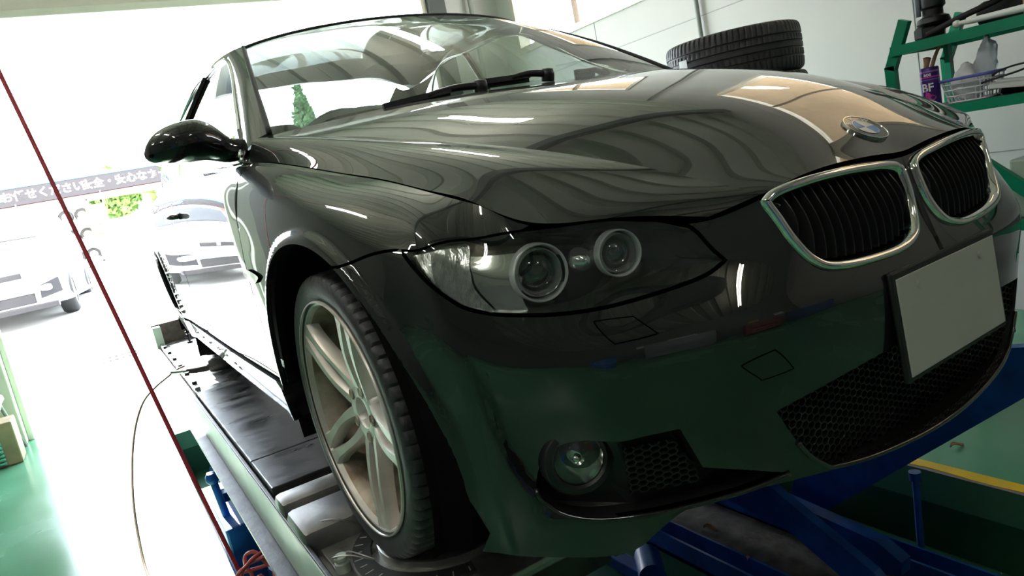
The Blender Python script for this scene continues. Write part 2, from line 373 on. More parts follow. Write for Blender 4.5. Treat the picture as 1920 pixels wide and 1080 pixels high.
# body side + nose, right side of the car, w = |y| (mirrored to y = -w)
PLAN = [(.757, 0), (.755, .12), (.746, .24), (.727, .345), (.696, .45), (.652, .54), (.612, .61), (.562, .675), (.488, .749), (.436, .794), (.392, .818)]
def body_grid():
    P = np.array(PLAN); n = len(P)
    T = np.gradient(P, axis=0); T[0] = (0, 1); T /= np.linalg.norm(T, axis=1, keepdims=True)
    N = np.stack([T[:, 1], -T[:, 0]], 1)          # outward
    top = [(.702, 0, .632), (.700, .12, .643), (.692, .235, .645), (.673, .345, .629), (.630, .442, .611), (.585, .525, .633),
           (.546, .588, .645), (.499, .660, .657), (.430, .684, .690), (.378, .697, .709), (.330, .704, .722)]
    zr = [.590, .557, .525, .472, .445, .423, .370, .290, .200, .100]
    zc = [.0]*8+[.012, .052, .096]                # crease climbs towards the wheel arch
    fz = [.80, .60, .38, .16, 0]
    fq = [.046, .019, .006, .001, 0]
    grid = []
    for k in range(n):
        e = min(1, max(0, (k-7)/3.0))             # 0 at the nose .. 1 beside the wheel
        mid = min(1, k/5.0)
        qs = [.044, .036, .027, .007, 0, .000, -.002+.010*mid, .002+.018*mid, .011+.022*mid, .030+.024*mid]
        if 4 <= k <= 6: qs[0] += .012; qs[1] += .010; qs[2] += .006
        row = [top[k]]; zcr = zr[4]+zc[k]
        for r in range(10):
            q = qs[r]
            if r <= 4:
                z = (zr[r]+zc[k])*(1-e)+(zcr+(top[k][2]-zcr)*fz[r])*e; q = q*(1-e)+fq[r]*e
            else:
                z = zr[r]+zc[k]*max(0, (9-r)/5.0)
            p = P[k]-N[k]*q
            row.append((p[0], p[1], z))
        grid.append(row)
    # sections along the side: x, list of (w, z)
    side = [
     (.290, [(.710,.733),(.764,.722),(.804,.696),(.829,.657),(.840,.610),(.845,.568),(.848,.520),(.850,.44),(.846,.33),(.838,.23),(.818,.105)]),
     (.170, [(.724,.764),(.779,.753),(.819,.727),(.844,.688),(.856,.638),(.861,.592),(.863,.538),(.864,.45),(.861,.34),(.852,.24),(.834,.12)]),
     (.030, [(.738,.792),(.790,.781),(.829,.757),(.854,.718),(.865,.668),(.869,.618),(.870,.556),(.870,.47),(.867,.35),(.859,.25),(.842,.15)]),
     (-.130,[(.755,.825),(.803,.813),(.837,.788),(.858,.748),(.867,.695),(.870,.640),(.871,.570),(.871,.48),(.868,.37),(.861,.26),(.842,.16)]),
     (-.300,[(.776,.858),(.814,.844),(.841,.816),(.857,.772),(.866,.715),(.869,.655),(.871,.580),(.871,.49),(.868,.38),(.860,.27),(.838,.165)]),
     (-.480,[(.798,.883),(.824,.869),(.843,.840),(.858,.795),(.866,.735),(.870,.670),(.872,.590),(.872,.50),(.869,.39),(.860,.28),(.838,.17)]),
     (-.700,[(.800,.898),(.828,.884),(.850,.856),(.863,.810),(.870,.748),(.874,.680),(.876,.600),(.876,.51),(.872,.40),(.862,.29),(.838,.18)]),
     (-1.10,[(.806,.924),(.834,.900),(.856,.870),(.868,.822),(.875,.758),(.879,.690),(.881,.610),(.881,.52),(.877,.41),(.866,.30),(.840,.19)]),
     (-1.60,[(.806,.950),(.834,.914),(.857,.884),(.870,.836),(.878,.772),(.882,.702),(.884,.620),(.884,.53),(.880,.42),(.868,.31),(.842,.19)]),
     (-2.10,[(.800,.968),(.830,.926),(.857,.896),(.873,.848),(.883,.784),(.888,.714),(.890,.630),(.889,.54),(.884,.43),(.870,.31),(.842,.19)]),
     (-2.55,[(.782,.976),(.820,.938),(.855,.908),(.878,.862),(.891,.800),(.896,.730),(.897,.640),(.895,.55),(.888,.44),(.872,.32),(.844,.20)]),
     (-2.95,[(.755,.962),(.798,.948),(.840,.916),(.868,.868),(.885,.804),(.892,.734),(.894,.645),(.891,.55),(.882,.44),(.864,.32),(.836,.21)]),
     (-3.30,[(.722,.968),(.764,.954),(.806,.920),(.836,.870),(.856,.806),(.866,.736),(.868,.650),(.864,.55),(.852,.44),(.832,.33),(.802,.23)]),
     (-3.58,[(.680,.970),(.715,.956),(.750,.922),(.778,.872),(.796,.808),(.806,.738),(.808,.655),(.804,.55),(.790,.44),(.770,.34),(.742,.25)]),
    ]
    for x, pts in side:
        grid.append([(x, w, z) for w, z in pts])
    tail = [(-3.74, .56, .995), (-3.80, .34, 1.0), (-3.82, 0, 1.0)]
    zz = [.972, .950, .918, .868, .806, .738, .655, .55, .44, .34, .25]
    qq = [.10, .075, .05, .035, .03, .02, .012, 0, .006, .03, .07]
    for x, w, f in tail:
        grid.append([(x+q, w*(1-.25*q), z) for q, z in zip(qq, zz)])
    return np.array(grid)
BODY = SymU(body_grid())

# hood : crease curve and its two patches
CRE = np.array([(-.448,.750,.935), (-.337,.715,.917), (-.225,.684,.896), (-.077,.635,.864), (.053,.590,.836), (.218,.545,.798), (.376,.485,.752), (.490,.435,.711), (.546,.410,.688), (.620,.375,.655), (.671,.343,.629)])
CEN = np.array([(-.275,0,.953), (-.170,0,.938), (-.060,0,.921), (.060,0,.900), (.180,0,.876), (.310,0,.843), (.430,0,.802), (.520,0,.760), (.585,0,.722), (.645,0,.683), (.705,0,.636)])
def hood_top_grid():
    fr = [0, .2, .4, .6, .8, .93, 1.0]
    g = []
    for i in range(len(CRE)):
        c, e = CEN[i], CRE[i]; row = []
        k = i/(len(CRE)-1.0)
        for f in fr:
            w = e[1]*f
            x = c[0]+(e[0]-c[0])*f**2
            z = c[2]+(e[2]-c[2])*f**2.5+.004*math.sin(math.pi*f)**2
            if i == len(CRE)-1:
                z = [.637, .642, .646, .647, .642, .634, .629][fr.index(f)]
                x = [.705, .703, .700, .695, .687, .679, .671][fr.index(f)]
            row.append((x, w, z))
        g.append(row)
    return g
HOODTOP = SymV(hood_top_grid())
def hood_flank_grid():
    # from the crease (v=0) to the shut line / headlight edge (v=last)
    bot = np.array([(-.470,.797,.881), (-.385,.787,.870), (-.288,.775,.856), (-.130,.755,.825), (.010,.740,.796), (.157,.7255,.767), (.290,.710,.733), (.390,.694,.705), (.499,.660,.658), (.570,.550,.640), (.636,.428,.612)])
    g = []
    for i in range(len(CRE)):
        c, e = CRE[i], bot[i]; row = []
        for f in [0, .25, .5, .75, 1]:
            p = c*(1-f)+e*f
            b = .018*math.sin(math.pi*f)*(1 if i < 6 else max(0, (10-i)/4.0)**1.5)
            row.append((p[0], p[1]+b*.35, p[2]+b))
        g.append(row)
    return g
HOODFLK = Surf(hood_flank_grid())

# ---------------------------------------------------------------- trimmed panels on those surfaces
OUT = {"headlight": [[10.401, 2.367, 1], [9.319, 1.33], [8.351, 0.667], [7.092, 0.131], [6.196, 0.025], [5.115, 0.058], [4.568, 0.024], [4.29, 0.382, 1], [4.21, 1.323], [3.972, 2.4, 1], [4.327, 2.81], [4.968, 3.014], [5.886, 3.127], [6.553, 3.121], [7.106, 3.092], [7.721, 3.051], [8.25, 3.104], [8.764, 3.161], [9.424, 3.003], [9.969, 2.692]], "kidney": [[3.082, 0.233, 1], [2.831, 0.067], [2.333, 0.104], [1.679, 0.16], [0.974, 0.193], [0.436, 0.21], [0.168, 0.467], [0.131, 1.256], [0.2, 2.629], [0.349, 3.348], [0.62, 3.649], [1.034, 3.77], [1.722, 3.727], [2.24, 3.612], [2.555, 3.4], [2.787, 2.874], [2.99, 1.551], [3.082, 0.673]], "fogrecess": [[7.977, 8.41], [7.76, 8.06], [7.477, 7.796], [7.067, 7.693], [6.516, 7.75], [5.906, 7.735], [5.259, 7.739, 1], [5.083, 8.187], [4.934, 8.582, 1], [4.223, 8.822], [3.527, 9.11, 1], [4.244, 9.195], [5.187, 9.25], [6.354, 9.234], [7.237, 9.2], [7.78, 9.034], [8.017, 8.76]], "fog": [[7.226, 8.174]], "grille": [[1.106, 9.495], [2.055, 9.389], [2.774, 9.272, 1], [3.096, 8.988], [3.327, 8.652], [3.51, 8.279], [3.688, 7.853, 1], [2.995, 7.693], [2.261, 7.551], [1.708, 7.473]], "bottom": [[10.284, 9.836], [8.452, 9.861], [7.208, 9.95], [6.542, 9.868], [5.996, 9.604], [5.301, 9.307], [4.422, 9.227], [3.53, 9.271], [2.281, 9.419], [1.104, 9.517]], "ridge": [[8.704, 5.971], [8.695, 6.663], [8.627, 7.346], [8.512, 7.859], [8.303, 8.365], [8.079, 8.728]], "washer": [[6.564, 3.485], [6.441, 3.425], [5.848, 3.488], [5.73, 3.545], [5.438, 3.983], [5.439, 4.126], [6.176, 4.161], [6.293, 4.079]], "tow": [[4.153, 6.721], [4.099, 6.6], [3.678, 6.46], [3.596, 6.524], [3.374, 7.022], [3.396, 7.111], [3.846, 7.149], [3.91, 7.099]], "seam": [[10.401, 2.367], [11.133, 3.244], [11.83, 3.752]], "marker": [[16.04, 5.643], [15.713, 5.508], [15.172, 5.59], [15.251, 5.734], [15.515, 5.878], [15.979, 5.765]], "plate": [[1.261, 5.131], [1.07, 8.187]]}
def lin_step(a, b, x):
    t = np.clip((x-a)/(b-a), 0, 1); return t*t*(3-2*t)
_rid = np.array([(q[1], q[0]) for q in OUT['ridge']])
def body_f(u, v):
    u = np.atleast_1d(np.asarray(u, float)); v = np.atleast_1d(np.asarray(v, float))
    P = BODY(u, v); N = BODY.normal(u, v)
    off = np.zeros(len(u))
    for cx in (0.0, -2.76):                                   # rolled wheel-arch lips
        r = np.hypot(P[:, 0]-cx, P[:, 2]-.318)
        m = (u > 9.5) & (P[:, 1] > .6)
        off += np.where(m, .011*(1-lin_step(.372, .398, r)), 0)
    ur = np.interp(v, _rid[:, 0], _rid[:, 1])                  # air blade at the bumper corner
    d = (ur-u)*.075
    wv = lin_step(4.9, 7.2, v)*(1-lin_step(8.7, 9.3, v))
    trough = -.024*lin_step(-.006, .018, d)*(1-lin_step(.03, .17, d))*wv
    off += np.where(u < 9.5, trough, 0)
    return P+N*off[:, None]
class Wrap:
    def __init__(s, fn, nu, nv): s.fn = fn; s.nu = nu; s.nv = nv
    def __call__(s, u, v): return s.fn(u, v)
    def normal(s, u, v, h=2e-3):
        a = s(u+h, v)-s(u-h, v); b = s(u, v+h)-s(u, v-h); n = np.cross(a, b)
        return n/np.maximum(np.linalg.norm(n, axis=1, keepdims=True), 1e-12)
BF = Wrap(body_f, BODY.nu, BODY.nv)
def side_uv(x, z):
    """(u, v) on the body side for a given x, z"""
    U, V = np.meshgrid(np.linspace(9.5, 26, 140), np.linspace(0, 10, 60), indexing='ij')
    if not hasattr(side_uv, 'P'):
        side_uv.P = BODY(U.ravel(), V.ravel())
    P = side_uv.P; i = np.argmin((P[:, 0]-x)**2+(P[:, 2]-z)**2); u, v = U.ravel()[i], V.ravel()[i]
    for _ in range(6):
        p = BODY(u, v)[0]; h = 1e-4; a = (BODY(u+h, v)[0]-p)/h; b = (BODY(u, v+h)[0]-p)/h
        J = np.array([[a[0], b[0]], [a[2], b[2]]]); r = np.array([x-p[0], z-p[2]])
        d = np.linalg.solve(J, r); u = float(np.clip(u+np.clip(d[0], -.5, .5), 0, 27)); v = float(np.clip(v+np.clip(d[1], -.5, .5), -.3, 10.3))
    return (u, v)
def spl_loop(pts, sub=6, closed=True):
    """smooth uv loop; a third entry marks a corner"""
    n = len(pts); P = [np.array(p[:2], float) for p in pts]; C = [len(p) > 2 for p in pts]; out = []
    for i in range(n if closed else n-1):
        j = (i+1) % n; a, b = P[i], P[j]
        p0 = P[i-1] if (closed or i > 0) and not C[i] else 2*a-b
        p3 = P[(j+1) % n] if (closed or j+1 < n) and not C[j] else 2*b-a
        for k in range(sub):
            t = k/sub; out.append(.5*((2*a)+(b-p0)*t+(2*p0-5*a+4*b-p3)*t*t+(3*a-p0-3*b+p3)*t**3))
    if not closed: out.append(P[-1])
    return np.array(out)
def area2(L): x, y = L[:, 0], L[:, 1]; return .5*np.sum(x*np.roll(y, -1)-np.roll(x, -1)*y)
def inset(F, L, d):
    """move a closed uv loop inwards by d metres (negative: outwards)"""
    if d == 0: return L
    T = np.roll(L, -1, 0)-np.roll(L, 1, 0); sg = np.sign(area2(L)); h = 1e-3
    P = F(L[:, 0], L[:, 1]); A = (F(L[:, 0]+h, L[:, 1])-P)/h; B = (F(L[:, 0], L[:, 1]+h)-P)/h; out = []
    for i in range(len(L)):
        nu = np.array([-T[i, 1], T[i, 0]])*sg
        t3 = A[i]*T[i, 0]+B[i]*T[i, 1]; n3 = np.cross(A[i], B[i]); w = np.cross(n3, t3); w /= max(np.linalg.norm(w), 1e-9)
        J = np.stack([A[i], B[i]], 1); q = np.linalg.lstsq(J, w*d, rcond=None)[0]
        if q @ nu*np.sign(d) < 0: q = -q
        out.append(L[i]+q)
    return np.array(out)
def in_poly(Q, L):
    x, y = Q[:, 0], Q[:, 1]; c = np.zeros(len(Q), bool); n = len(L); j = n-1
    for i in range(n):
        xi, yi = L[i]; xj, yj = L[j]
        m = ((yi > y) != (yj > y))
        with np.errstate(divide='ignore', invalid='ignore'):
            c ^= m & (x < (xj-xi)*(y-yi)/((yj-yi) if yj != yi else 1e-12)+xi)
        j = i
    return c
def panel_mesh(F, outer, holes=(), du=.12, dv=.2, flange=.012, offset=0.0, extra=None):
    """trimmed piece of surface F -> verts, normals, faces on the right (y<0) side"""
    loops = [outer]+list(holes); pts = []; edges = []
    for L in loops:
        k = len(pts); pts += [tuple(p) for p in L]; edges += [(k+i, k+(i+1) % len(L)) for i in range(len(L))]
    lo, hi = outer.min(0), outer.max(0)
    U, V = np.meshgrid(np.arange(lo[0]+du/2, hi[0], du), np.arange(lo[1]+dv/2, hi[1], dv), indexing='ij')
    Q = np.stack([U.ravel(), V.ravel()], 1)
    if extra is not None and len(extra): Q = np.concatenate([Q, np.array(extra)])
    m = in_poly(Q, outer)
    for H in holes: m &= ~in_poly(Q, H)
    # keep grid points off the outline
    B = np.concatenate([np.array(L) for L in loops]); Q = Q[m]
    if len(Q):
        dmin = np.min(((Q[:, None, 0]-B[None, :, 0])/du)**2+((Q[:, None, 1]-B[None, :, 1])/dv)**2, axis=1); Q = Q[dmin > .10]
    pts += [tuple(p) for p in Q]
    vs, es, fs, *_ = delaunay_2d_cdt([Vector(p) for p in pts], edges, [], 0, 1e-7)
    X = np.array([(p.x, p.y) for p in vs]); fs = np.array([f for f in fs if len(f) == 3])
    cen = X[fs].mean(1); k = in_poly(cen, outer)
    for H in holes: k &= ~in_poly(cen, H)
    fs = fs[k]
    P = F(X[:, 0], X[:, 1]); N = F.normal(X[:, 0], X[:, 1])
    P = P+N*offset
    P[:, 1] *= -1; N[:, 1] *= -1
    # orient: BODY normal points outward for (u,v) as built?
    verts = [tuple(p) for p in P]; norms = [tuple(n) for n in N]
    t = fs[0]; g = np.cross(P[t[1]]-P[t[0]], P[t[2]]-P[t[0]])
    fl = np.array([np.dot(np.cross(P[a[1]]-P[a[0]], P[a[2]]-P[a[0]]), N[a[0]]) for a in fs])
    faces = [tuple(int(q) for q in (a if s > 0 else a[::-1])) for a, s in zip(fs, fl)]
    if flange:
        for L in loops:
            A = F(L[:, 0], L[:, 1]); M = F.normal(L[:, 0], L[:, 1]); A = A+M*offset; Bk = A-M*flange
            T = np.roll(A, -1, 0)-np.roll(A, 1, 0); W = np.cross(M, T); W /= np.maximum(np.linalg.norm(W, axis=1, keepdims=True), 1e-9)
            for Z in (A, Bk, M, W): Z[:, 1] *= -1
            n = len(L); b0 = len(verts)
            verts += [tuple(p) for p in A]+[tuple(p) for p in Bk]
            nn = -W if np.sign(area2(L)) > 0 else W
            norms += [tuple(w) for w in nn]*2
            for i in range(n): j = (i+1) % n; faces.append((b0+i, b0+j, b0+n+j, b0+n+i))
    return verts, norms, faces
def mirror(vnf):
    v, n, f = vnf
    return [(x, -y, z) for x, y, z in v], [(x, -y, z) for x, y, z in n], [tuple(reversed(a)) for a in f]
def join(*parts):
    V, N, F = [], [], []
    for v, n, f in parts:
        k = len(V); V += v; N += n; F += [tuple(i+k for i in a) for a in f]
    return V, N, F
# outward sign of the surfaces
def fix_out(F):
    f0 = F.normal
    def g(u, v, h=2e-3): return f0(u, v)*F.sgn
    return g
BF.sgn = 1; _n = BF.normal(np.array([2.0]), np.array([5.0]))[0]; BF.sgn = 1 if _n[0] > 0 else -1
_bn = BF.normal; BF.normal = lambda u, v: _bn(u, v)*BF.sgn
_bN = BODY.normal
if BF.sgn < 0: BODY.normal = lambda u, v: -_bN(u, v)
def put(name, vnf, m, parent, split=True):
    b = MB(); b.v, b.f = vnf[0], vnf[2]
    return b.build(name, m, parent, normals=vnf[1])

# ================================================================ the car (local frame: x forward, y left, z up from the tyre contact)
car = empty('car', (0, 0, 0), (0, 0, 0.04919))
tag(car, 'large glossy black two-door coupe raised on the wheel alignment lift', 'car')

HL = spl_loop(OUT['headlight'], 6); KD = spl_loop(OUT['kidney'], 5); FG = spl_loop(OUT['fogrecess'], 5)
def arc_uv(cx, a0, a1, r, n):
    return [side_uv(cx+r*math.cos(math.radians(a)), .318+r*math.sin(math.radians(a))) for a in np.linspace(a0, a1, n)]
AR = .364
def lip_rings(cx, a0, a1, n):
    """extra points that resolve the rolled arch lip"""
    out = []
    for k, r in enumerate((.3672, .3705, .374, .378, .382, .386, .390, .394, .398, .402)):
        out += arc_uv(cx, a0+(k % 2)*.5*(a1-a0)/n, a1, r, n)
    return out
# bumper outline (right half)
i_tip = 0; i_in = 7*6; i_low = 9*6
hl_out = inset(BF, HL, -.004)
low_edge = hl_out[i_in:]                                    # inner top corner -> bottom -> outer tip
seam_a, seam_b = 58, None
arch_front = arc_uv(0, 60, -8, AR, 22)
b_bot = OUT['bottom']
outer = [(0, .12), (1, .10), (2, .10), (3, .14), (3.6, .16), (4.15, .22)]
outer = [(a, b) for a, b in spl_loop([o+(1,) for o in outer], 4, closed=False)]
outer += [tuple(p) for p in low_edge]+[tuple(hl_out[0])]
sm = spl_loop([OUT['headlight'][0][:2], OUT['seam'][1], list(arch_front[0])], 6, closed=False)
outer += [(a, b+.05) for a, b in sm[1:-1]]
outer += [tuple(p) for p in arch_front]
outer += [side_uv(.372, .22), side_uv(.376, .16)]
outer += [tuple(p) for p in spl_loop(b_bot, 4, closed=False)]
outer += [(.5, 9.60), (0, 9.62)]
gr = spl_loop([(0, 9.52), (.5, 9.52)]+OUT['grille']+[(1.0, 7.42), (.5, 7.40), (0, 7.40)], 5, closed=False)
outer += [tuple(p) for p in gr]
outer = np.array(outer)
kd_hole = inset(BF, KD, -.003)
lids = [spl_loop(OUT[nm], 4) for nm in ('washer', 'tow')]
right = panel_mesh(BF, outer, [kd_hole, FG]+lids, du=.11, dv=.17, flange=.014, extra=lip_rings(0, 58, -2, 26))
bumper = put('bumper', join(right, mirror(right)), 'car_paint', car)
bumper['label'] = 'glossy black front bumper with deep air blades'

# ---- fender, door, rear quarter, sill
v_sill = 8.75
def fender_loop():
    L = [(7.0, .0)]
    L = [tuple(p) for p in spl_loop([(7.02, .02, 1), (8, 0), (9, 0), (10, 0), (11, 0), (12, 0), (13, 0), (14, 0), (15, 0), (15.65, 0, 1)], 4, closed=False)]
    gap = [side_uv(-.445, .84), side_uv(-.458, .75), side_uv(-.463, .65), side_uv(-.458, .55), side_uv(-.44, .45), side_uv(-.415, .375), side_uv(-.408, .345)]
    L += gap
    L += [side_uv(-.385, .342)]
    L += arc_uv(0, 176.5, 61.5, AR, 40)
    sm2 = sm[::-1]
    L += [(a, b-.03) for a, b in sm2[1:-1]]+[tuple(OUT['headlight'][0][:2])]
    L += [tuple(p) for p in HL[1:18]]
    return np.array(L)
FL = inset(BF, fender_loop(), .0018)
r_ = panel_mesh(BF, FL, du=.12, dv=.18, extra=lip_rings(0, 176, 60, 48))
for nm, g in (('fender', r_), ('fender', mirror(r_))): put(nm, g, 'car_paint', car)
u_rear = side_uv(-1.78, .6)[0]
def door_loop():
    L = [tuple(p) for p in spl_loop([(15.72, .02, 1), (16.5, 0), (17.5, 0), (18.35, 0, 1)], 6, closed=False)]
    L += [side_uv(-1.80, .84), side_uv(-1.80, .72), side_uv(-1.775, .6), side_uv(-1.72, .48), side_uv(-1.68, .40), side_uv(-1.66, .36)]
    L += [side_uv(x, .347) for x in np.linspace(-1.60, -.42, 14)]
    L += [side_uv(-.415, .36), side_uv(-.420, .38), side_uv(-.444, .45), side_uv(-.462, .55), side_uv(-.467, .65), side_uv(-.462, .75), side_uv(-.449, .84)]
    return np.array(L)
r_ = panel_mesh(BF, inset(BF, door_loop(), .0018), du=.10, dv=.2)
door_r = put('door', r_, 'car_paint', car); door_l = put('door', mirror(r_), 'car_paint', car)
def quarter_loop():
    L = [tuple(p) for p in spl_loop([(18.38, 0, 1), (19.5, 0), (20.5, 0), (21.5, 0), (22.5, 0), (23.5, 0), (24.5, 0), (26, 0), (27, 0, 1)], 5, closed=False)]
    L += [(27, v) for v in np.linspace(.5, 9.8, 20)]+[(26, 9.8), (25, 9.8), (24, 9.8), (23, 9.8)]
    L += arc_uv(-2.76, -12, 176.5, AR, 44)[::1]
    L += [side_uv(-2.2, .345), side_uv(-1.9, .345), side_uv(-1.665, .35), side_uv(-1.685, .40), side_uv(-1.725, .48), side_uv(-1.78, .6), side_uv(-1.806, .72), side_uv(-1.806, .84)]
    return np.array(L)
r_ = panel_mesh(BF, inset(BF, quarter_loop(), .0018), du=.14, dv=.25, extra=lip_rings(-2.76, 176, 4, 40))
for nm, g in (('rear_quarter', r_), ('rear_quarter', mirror(r_))): put(nm, g, 'car_paint', car)
def sill_loop():
    T = [side_uv(x, .337) for x in np.linspace(-.366, -2.39, 20)]
    B = [side_uv(x, .250) for x in np.linspace(-2.40, -.36, 20)]
    return np.array(T+B)
r_ = panel_mesh(BF, inset(BF, sill_loop(), .001), du=.2, dv=.2, offset=.006, flange=.05)
for g in (r_, mirror(r_)): put('sill', g, 'car_paint', car)

# ---- hood (three smooth faces meeting at the two crease lines)
def grid_vnf(S, us, vs, sgn=None):
    U, V = np.meshgrid(us, vs, indexing='ij'); P = S(U.ravel(), V.ravel()); N = S.normal(U.ravel(), V.ravel())
    if N[:, 2].mean() < 0: N = -N
    P[:, 1] *= -1; N[:, 1] *= -1; n, m = len(us), len(vs); F = []
    for i in range(n-1):
        for j in range(m-1): F.append((i*m+j, (i+1)*m+j, (i+1)*m+j+1, i*m+j+1))
    a = F[0]; g = np.cross(P[a[1]]-P[a[0]], P[a[2]]-P[a[0]])
    if np.dot(g, N[a[0]]) < 0: F = [tuple(reversed(f)) for f in F]
    return [tuple(p) for p in P], [tuple(q) for q in N], F
def edge_flange(S, us, vs, depth=.02):
    """strip hanging below an edge of a surface (hems)"""
    P = S(np.array(us), np.array(vs)); N = S.normal(np.array(us), np.array(vs))
    if N[:, 2].mean() < 0: N = -N
    T = np.gradient(P, axis=0); W = np.cross(N, T); W /= np.linalg.norm(W, axis=1, keepdims=True)
    Q = P-N*depth
    for Z in (P, Q, W): Z[:, 1] *= -1
    n = len(us)
    return [tuple(p) for p in P]+[tuple(p) for p in Q], [tuple(w) for w in W]*2, [(i, i+1, n+i+1, n+i) for i in range(n-1)]
t1 = grid_vnf(HOODTOP, np.linspace(.0, 10, 90), np.linspace(0, 6, 50))
t2 = grid_vnf(HOODFLK, np.linspace(0, 9.985, 90), np.linspace(0, 3.95, 24))
fl1 = edge_flange(HOODTOP, [10.0]*40, np.linspace(0, 6, 40)); fl2 = edge_flange(HOODFLK, np.linspace(0, 9.985, 80), [3.95]*80); fl3 = edge_flange(HOODFLK, [9.985]*20, np.linspace(0, 3.95, 20)); fl4 = edge_flange(HOODTOP, [0.0]*40, np.linspace(0, 6, 40))
half = join(t1, t2, fl1, fl2, fl3, fl4)
put('hood', join(half, mirror(half)), 'car_paint', car)

# ---- dark inner structure so that the gaps read black
b = MB()
b.box(-.45, .50, -.62, .62, .25, .60); b.box(.50, .60, -.38, .38, .20, .52)
b.box(-3.4, -.45, -.70, .70, .24, .30)
b.build('inner_structure', 'matte_black', car)

for s in (-1, 1):
    for cx in (0, -2.76):
        b = MB(); V = []; n = 40
        for i in range(n+1):
            a = math.radians(-30+228*i/n); 
            for r, y in ((.369, .862), (.369, .845), (.385, .80), (.385, .50), (.10, .50)):
                V.append((cx+r*math.cos(a), s*y, .318+r*math.sin(a)))
        b.add(V, [(i*5+k, (i+1)*5+k, (i+1)*5+k+1, i*5+k+1) for i in range(n) for k in range(4)])
        b.build('wheel_liner', 'matte_black', car)

# ---- kidney grilles: chrome surround, black back, upright slats
def frame_of(F, L):
    P = F(L[:, 0], L[:, 1]); N = F.normal(L[:, 0], L[:, 1]); T = np.roll(P, -1, 0)-np.roll(P, 1, 0)
    W = np.cross(N, T); W /= np.linalg.norm(W, axis=1, keepdims=True)
    c = P.mean(0)
    sg = np.sign(np.sum((c-P)*W, axis=1).sum()); return P, N, W*sg
def sweep_loop(P, N, W, prof):
    """closed sweep; prof = (inward, outward-normal) offsets"""
    n, m = len(P), len(prof); V = []
    for i in range(n):
        for a, h in prof: V.append(P[i]+W[i]*a+N[i]*h)
    F = [(i*m+k, ((i+1) % n)*m+k, ((i+1) % n)*m+k+1, i*m+k+1) for i in range(n) for k in range(m-1)]
    return V, F
def add_sides(build_fn):
    for s in (-1, 1): build_fn(s)
KP, KN, KW = frame_of(BF, KD)
KN = KN*0+np.array([.965, 0, .26]); KN[:, 1] = .12          # kidneys look straight ahead
kprof = [(-.004, -.012), (-.003, .004), (.000, .008), (.006, .009), (.011, .006), (.014, -.003), (.019, -.020), (.026, -.046)]
def kidney(s):
    V, F = sweep_loop(KP, KN, KW, kprof)
    b = MB(); b.add([(p[0], p[1]*s, p[2]) for p in V], F)
    g = b.build('kidney_grille', 'chrome', car, smooth=True, autos=50)
    g['label'] = 'chrome-framed kidney grille'
    bk = MB(); Q = KP+KW*.024-KN*.046; bk.add([(p[0], p[1]*s, p[2]) for p in Q], [tuple(range(len(Q)))])
    bk.build('grille_back', 'matte_black', g)
    I = KP+KW*.017; y0, y1 = I[:, 1].min(), I[:, 1].max(); c = I.mean(0); n = 15
    for k in range(n):
        w = y0+(y1-y0)*(k+.6)/(n+.2)
        zs = []; 
        for i in range(len(I)):
            a, d = I[i], I[(i+1) % len(I)]
            if (a[1]-w)*(d[1]-w) < 0: t = (w-a[1])/(d[1]-a[1]); zs.append(a+(d-a)*t)
        if len(zs) < 2: continue
        zs.sort(key=lambda p: p[2]); lo, hi = zs[0], zs[-1]
        sb = MB(); m = 8; VV = []
        for q in range(m+1):
            t = q/m; p = lo+(hi-lo)*t; x = p[0]-.008+.012*math.sin(math.pi*t)
            for dx, dy in ((0, -.0011), (.0015, 0), (0, .0011), (-.028, .0028), (-.028, -.0028)): VV.append((x+dx, (p[1]+dy)*s, p[2]))
        FF = [(q*5+j, (q+1)*5+j, (q+1)*5+(j+1) % 5, q*5+(j+1) % 5) for q in range(m) for j in range(5)]
        sb.add(VV, FF); sb.build('slat', 'grille_slat', g)
mat('grille_slat', (.013, .014, .014), rough=.3)
add_sides(kidney)

# ---- headlights
lensm = glass('lens_glass', (.93, .96, .95), ior=1.68)
mat('hl_black', (.035, .040, .039), rough=.22, metal=.4)
mat('reflector', (.86, .86, .84), rough=.22, metal=1, bump=.22, bscale=120, stretch=(1, 1, .12))
mat('clear_ring', (.78, .80, .79), rough=.08, metal=.85)
mat('projector_glass', (.02, .025, .025), rough=.02, spec=1.0, coat=1)
HLs = inset(BF, HL, .0025)
lens_r = panel_mesh(BF, HLs, du=.15, dv=.2, flange=.03, offset=-.001)
def uv_px(u, v): return BF(np.array([u]), np.array([v]))[0]
hl_N = np.array([.90, .40, .15]); hl_N /= np.linalg.norm(hl_N)
def hl_bowl():
    """dark housing: the outline pushed back into the body"""
    L = HLs; P = BF(L[:, 0], L[:, 1]); c = P.mean(0); V = []; n = len(L)
    for d, sc in ((.001, 1.0), (.05, .97), (.085, .90)):
        for p in P: V.append(c+(p-c)*sc-np.array([.93, .30, .02])*d)
    F = [(r*n+i, r*n+(i+1) % n, (r+1)*n+(i+1) % n, (r+1)*n+i) for r in range(2) for i in range(n)]
    F.append(tuple(range(2*n, 3*n)))
    return V, F
PJ = [(.489, .654, .580, .042), (.552, .546, .585, .034)]      # projector centres (x, w, z)
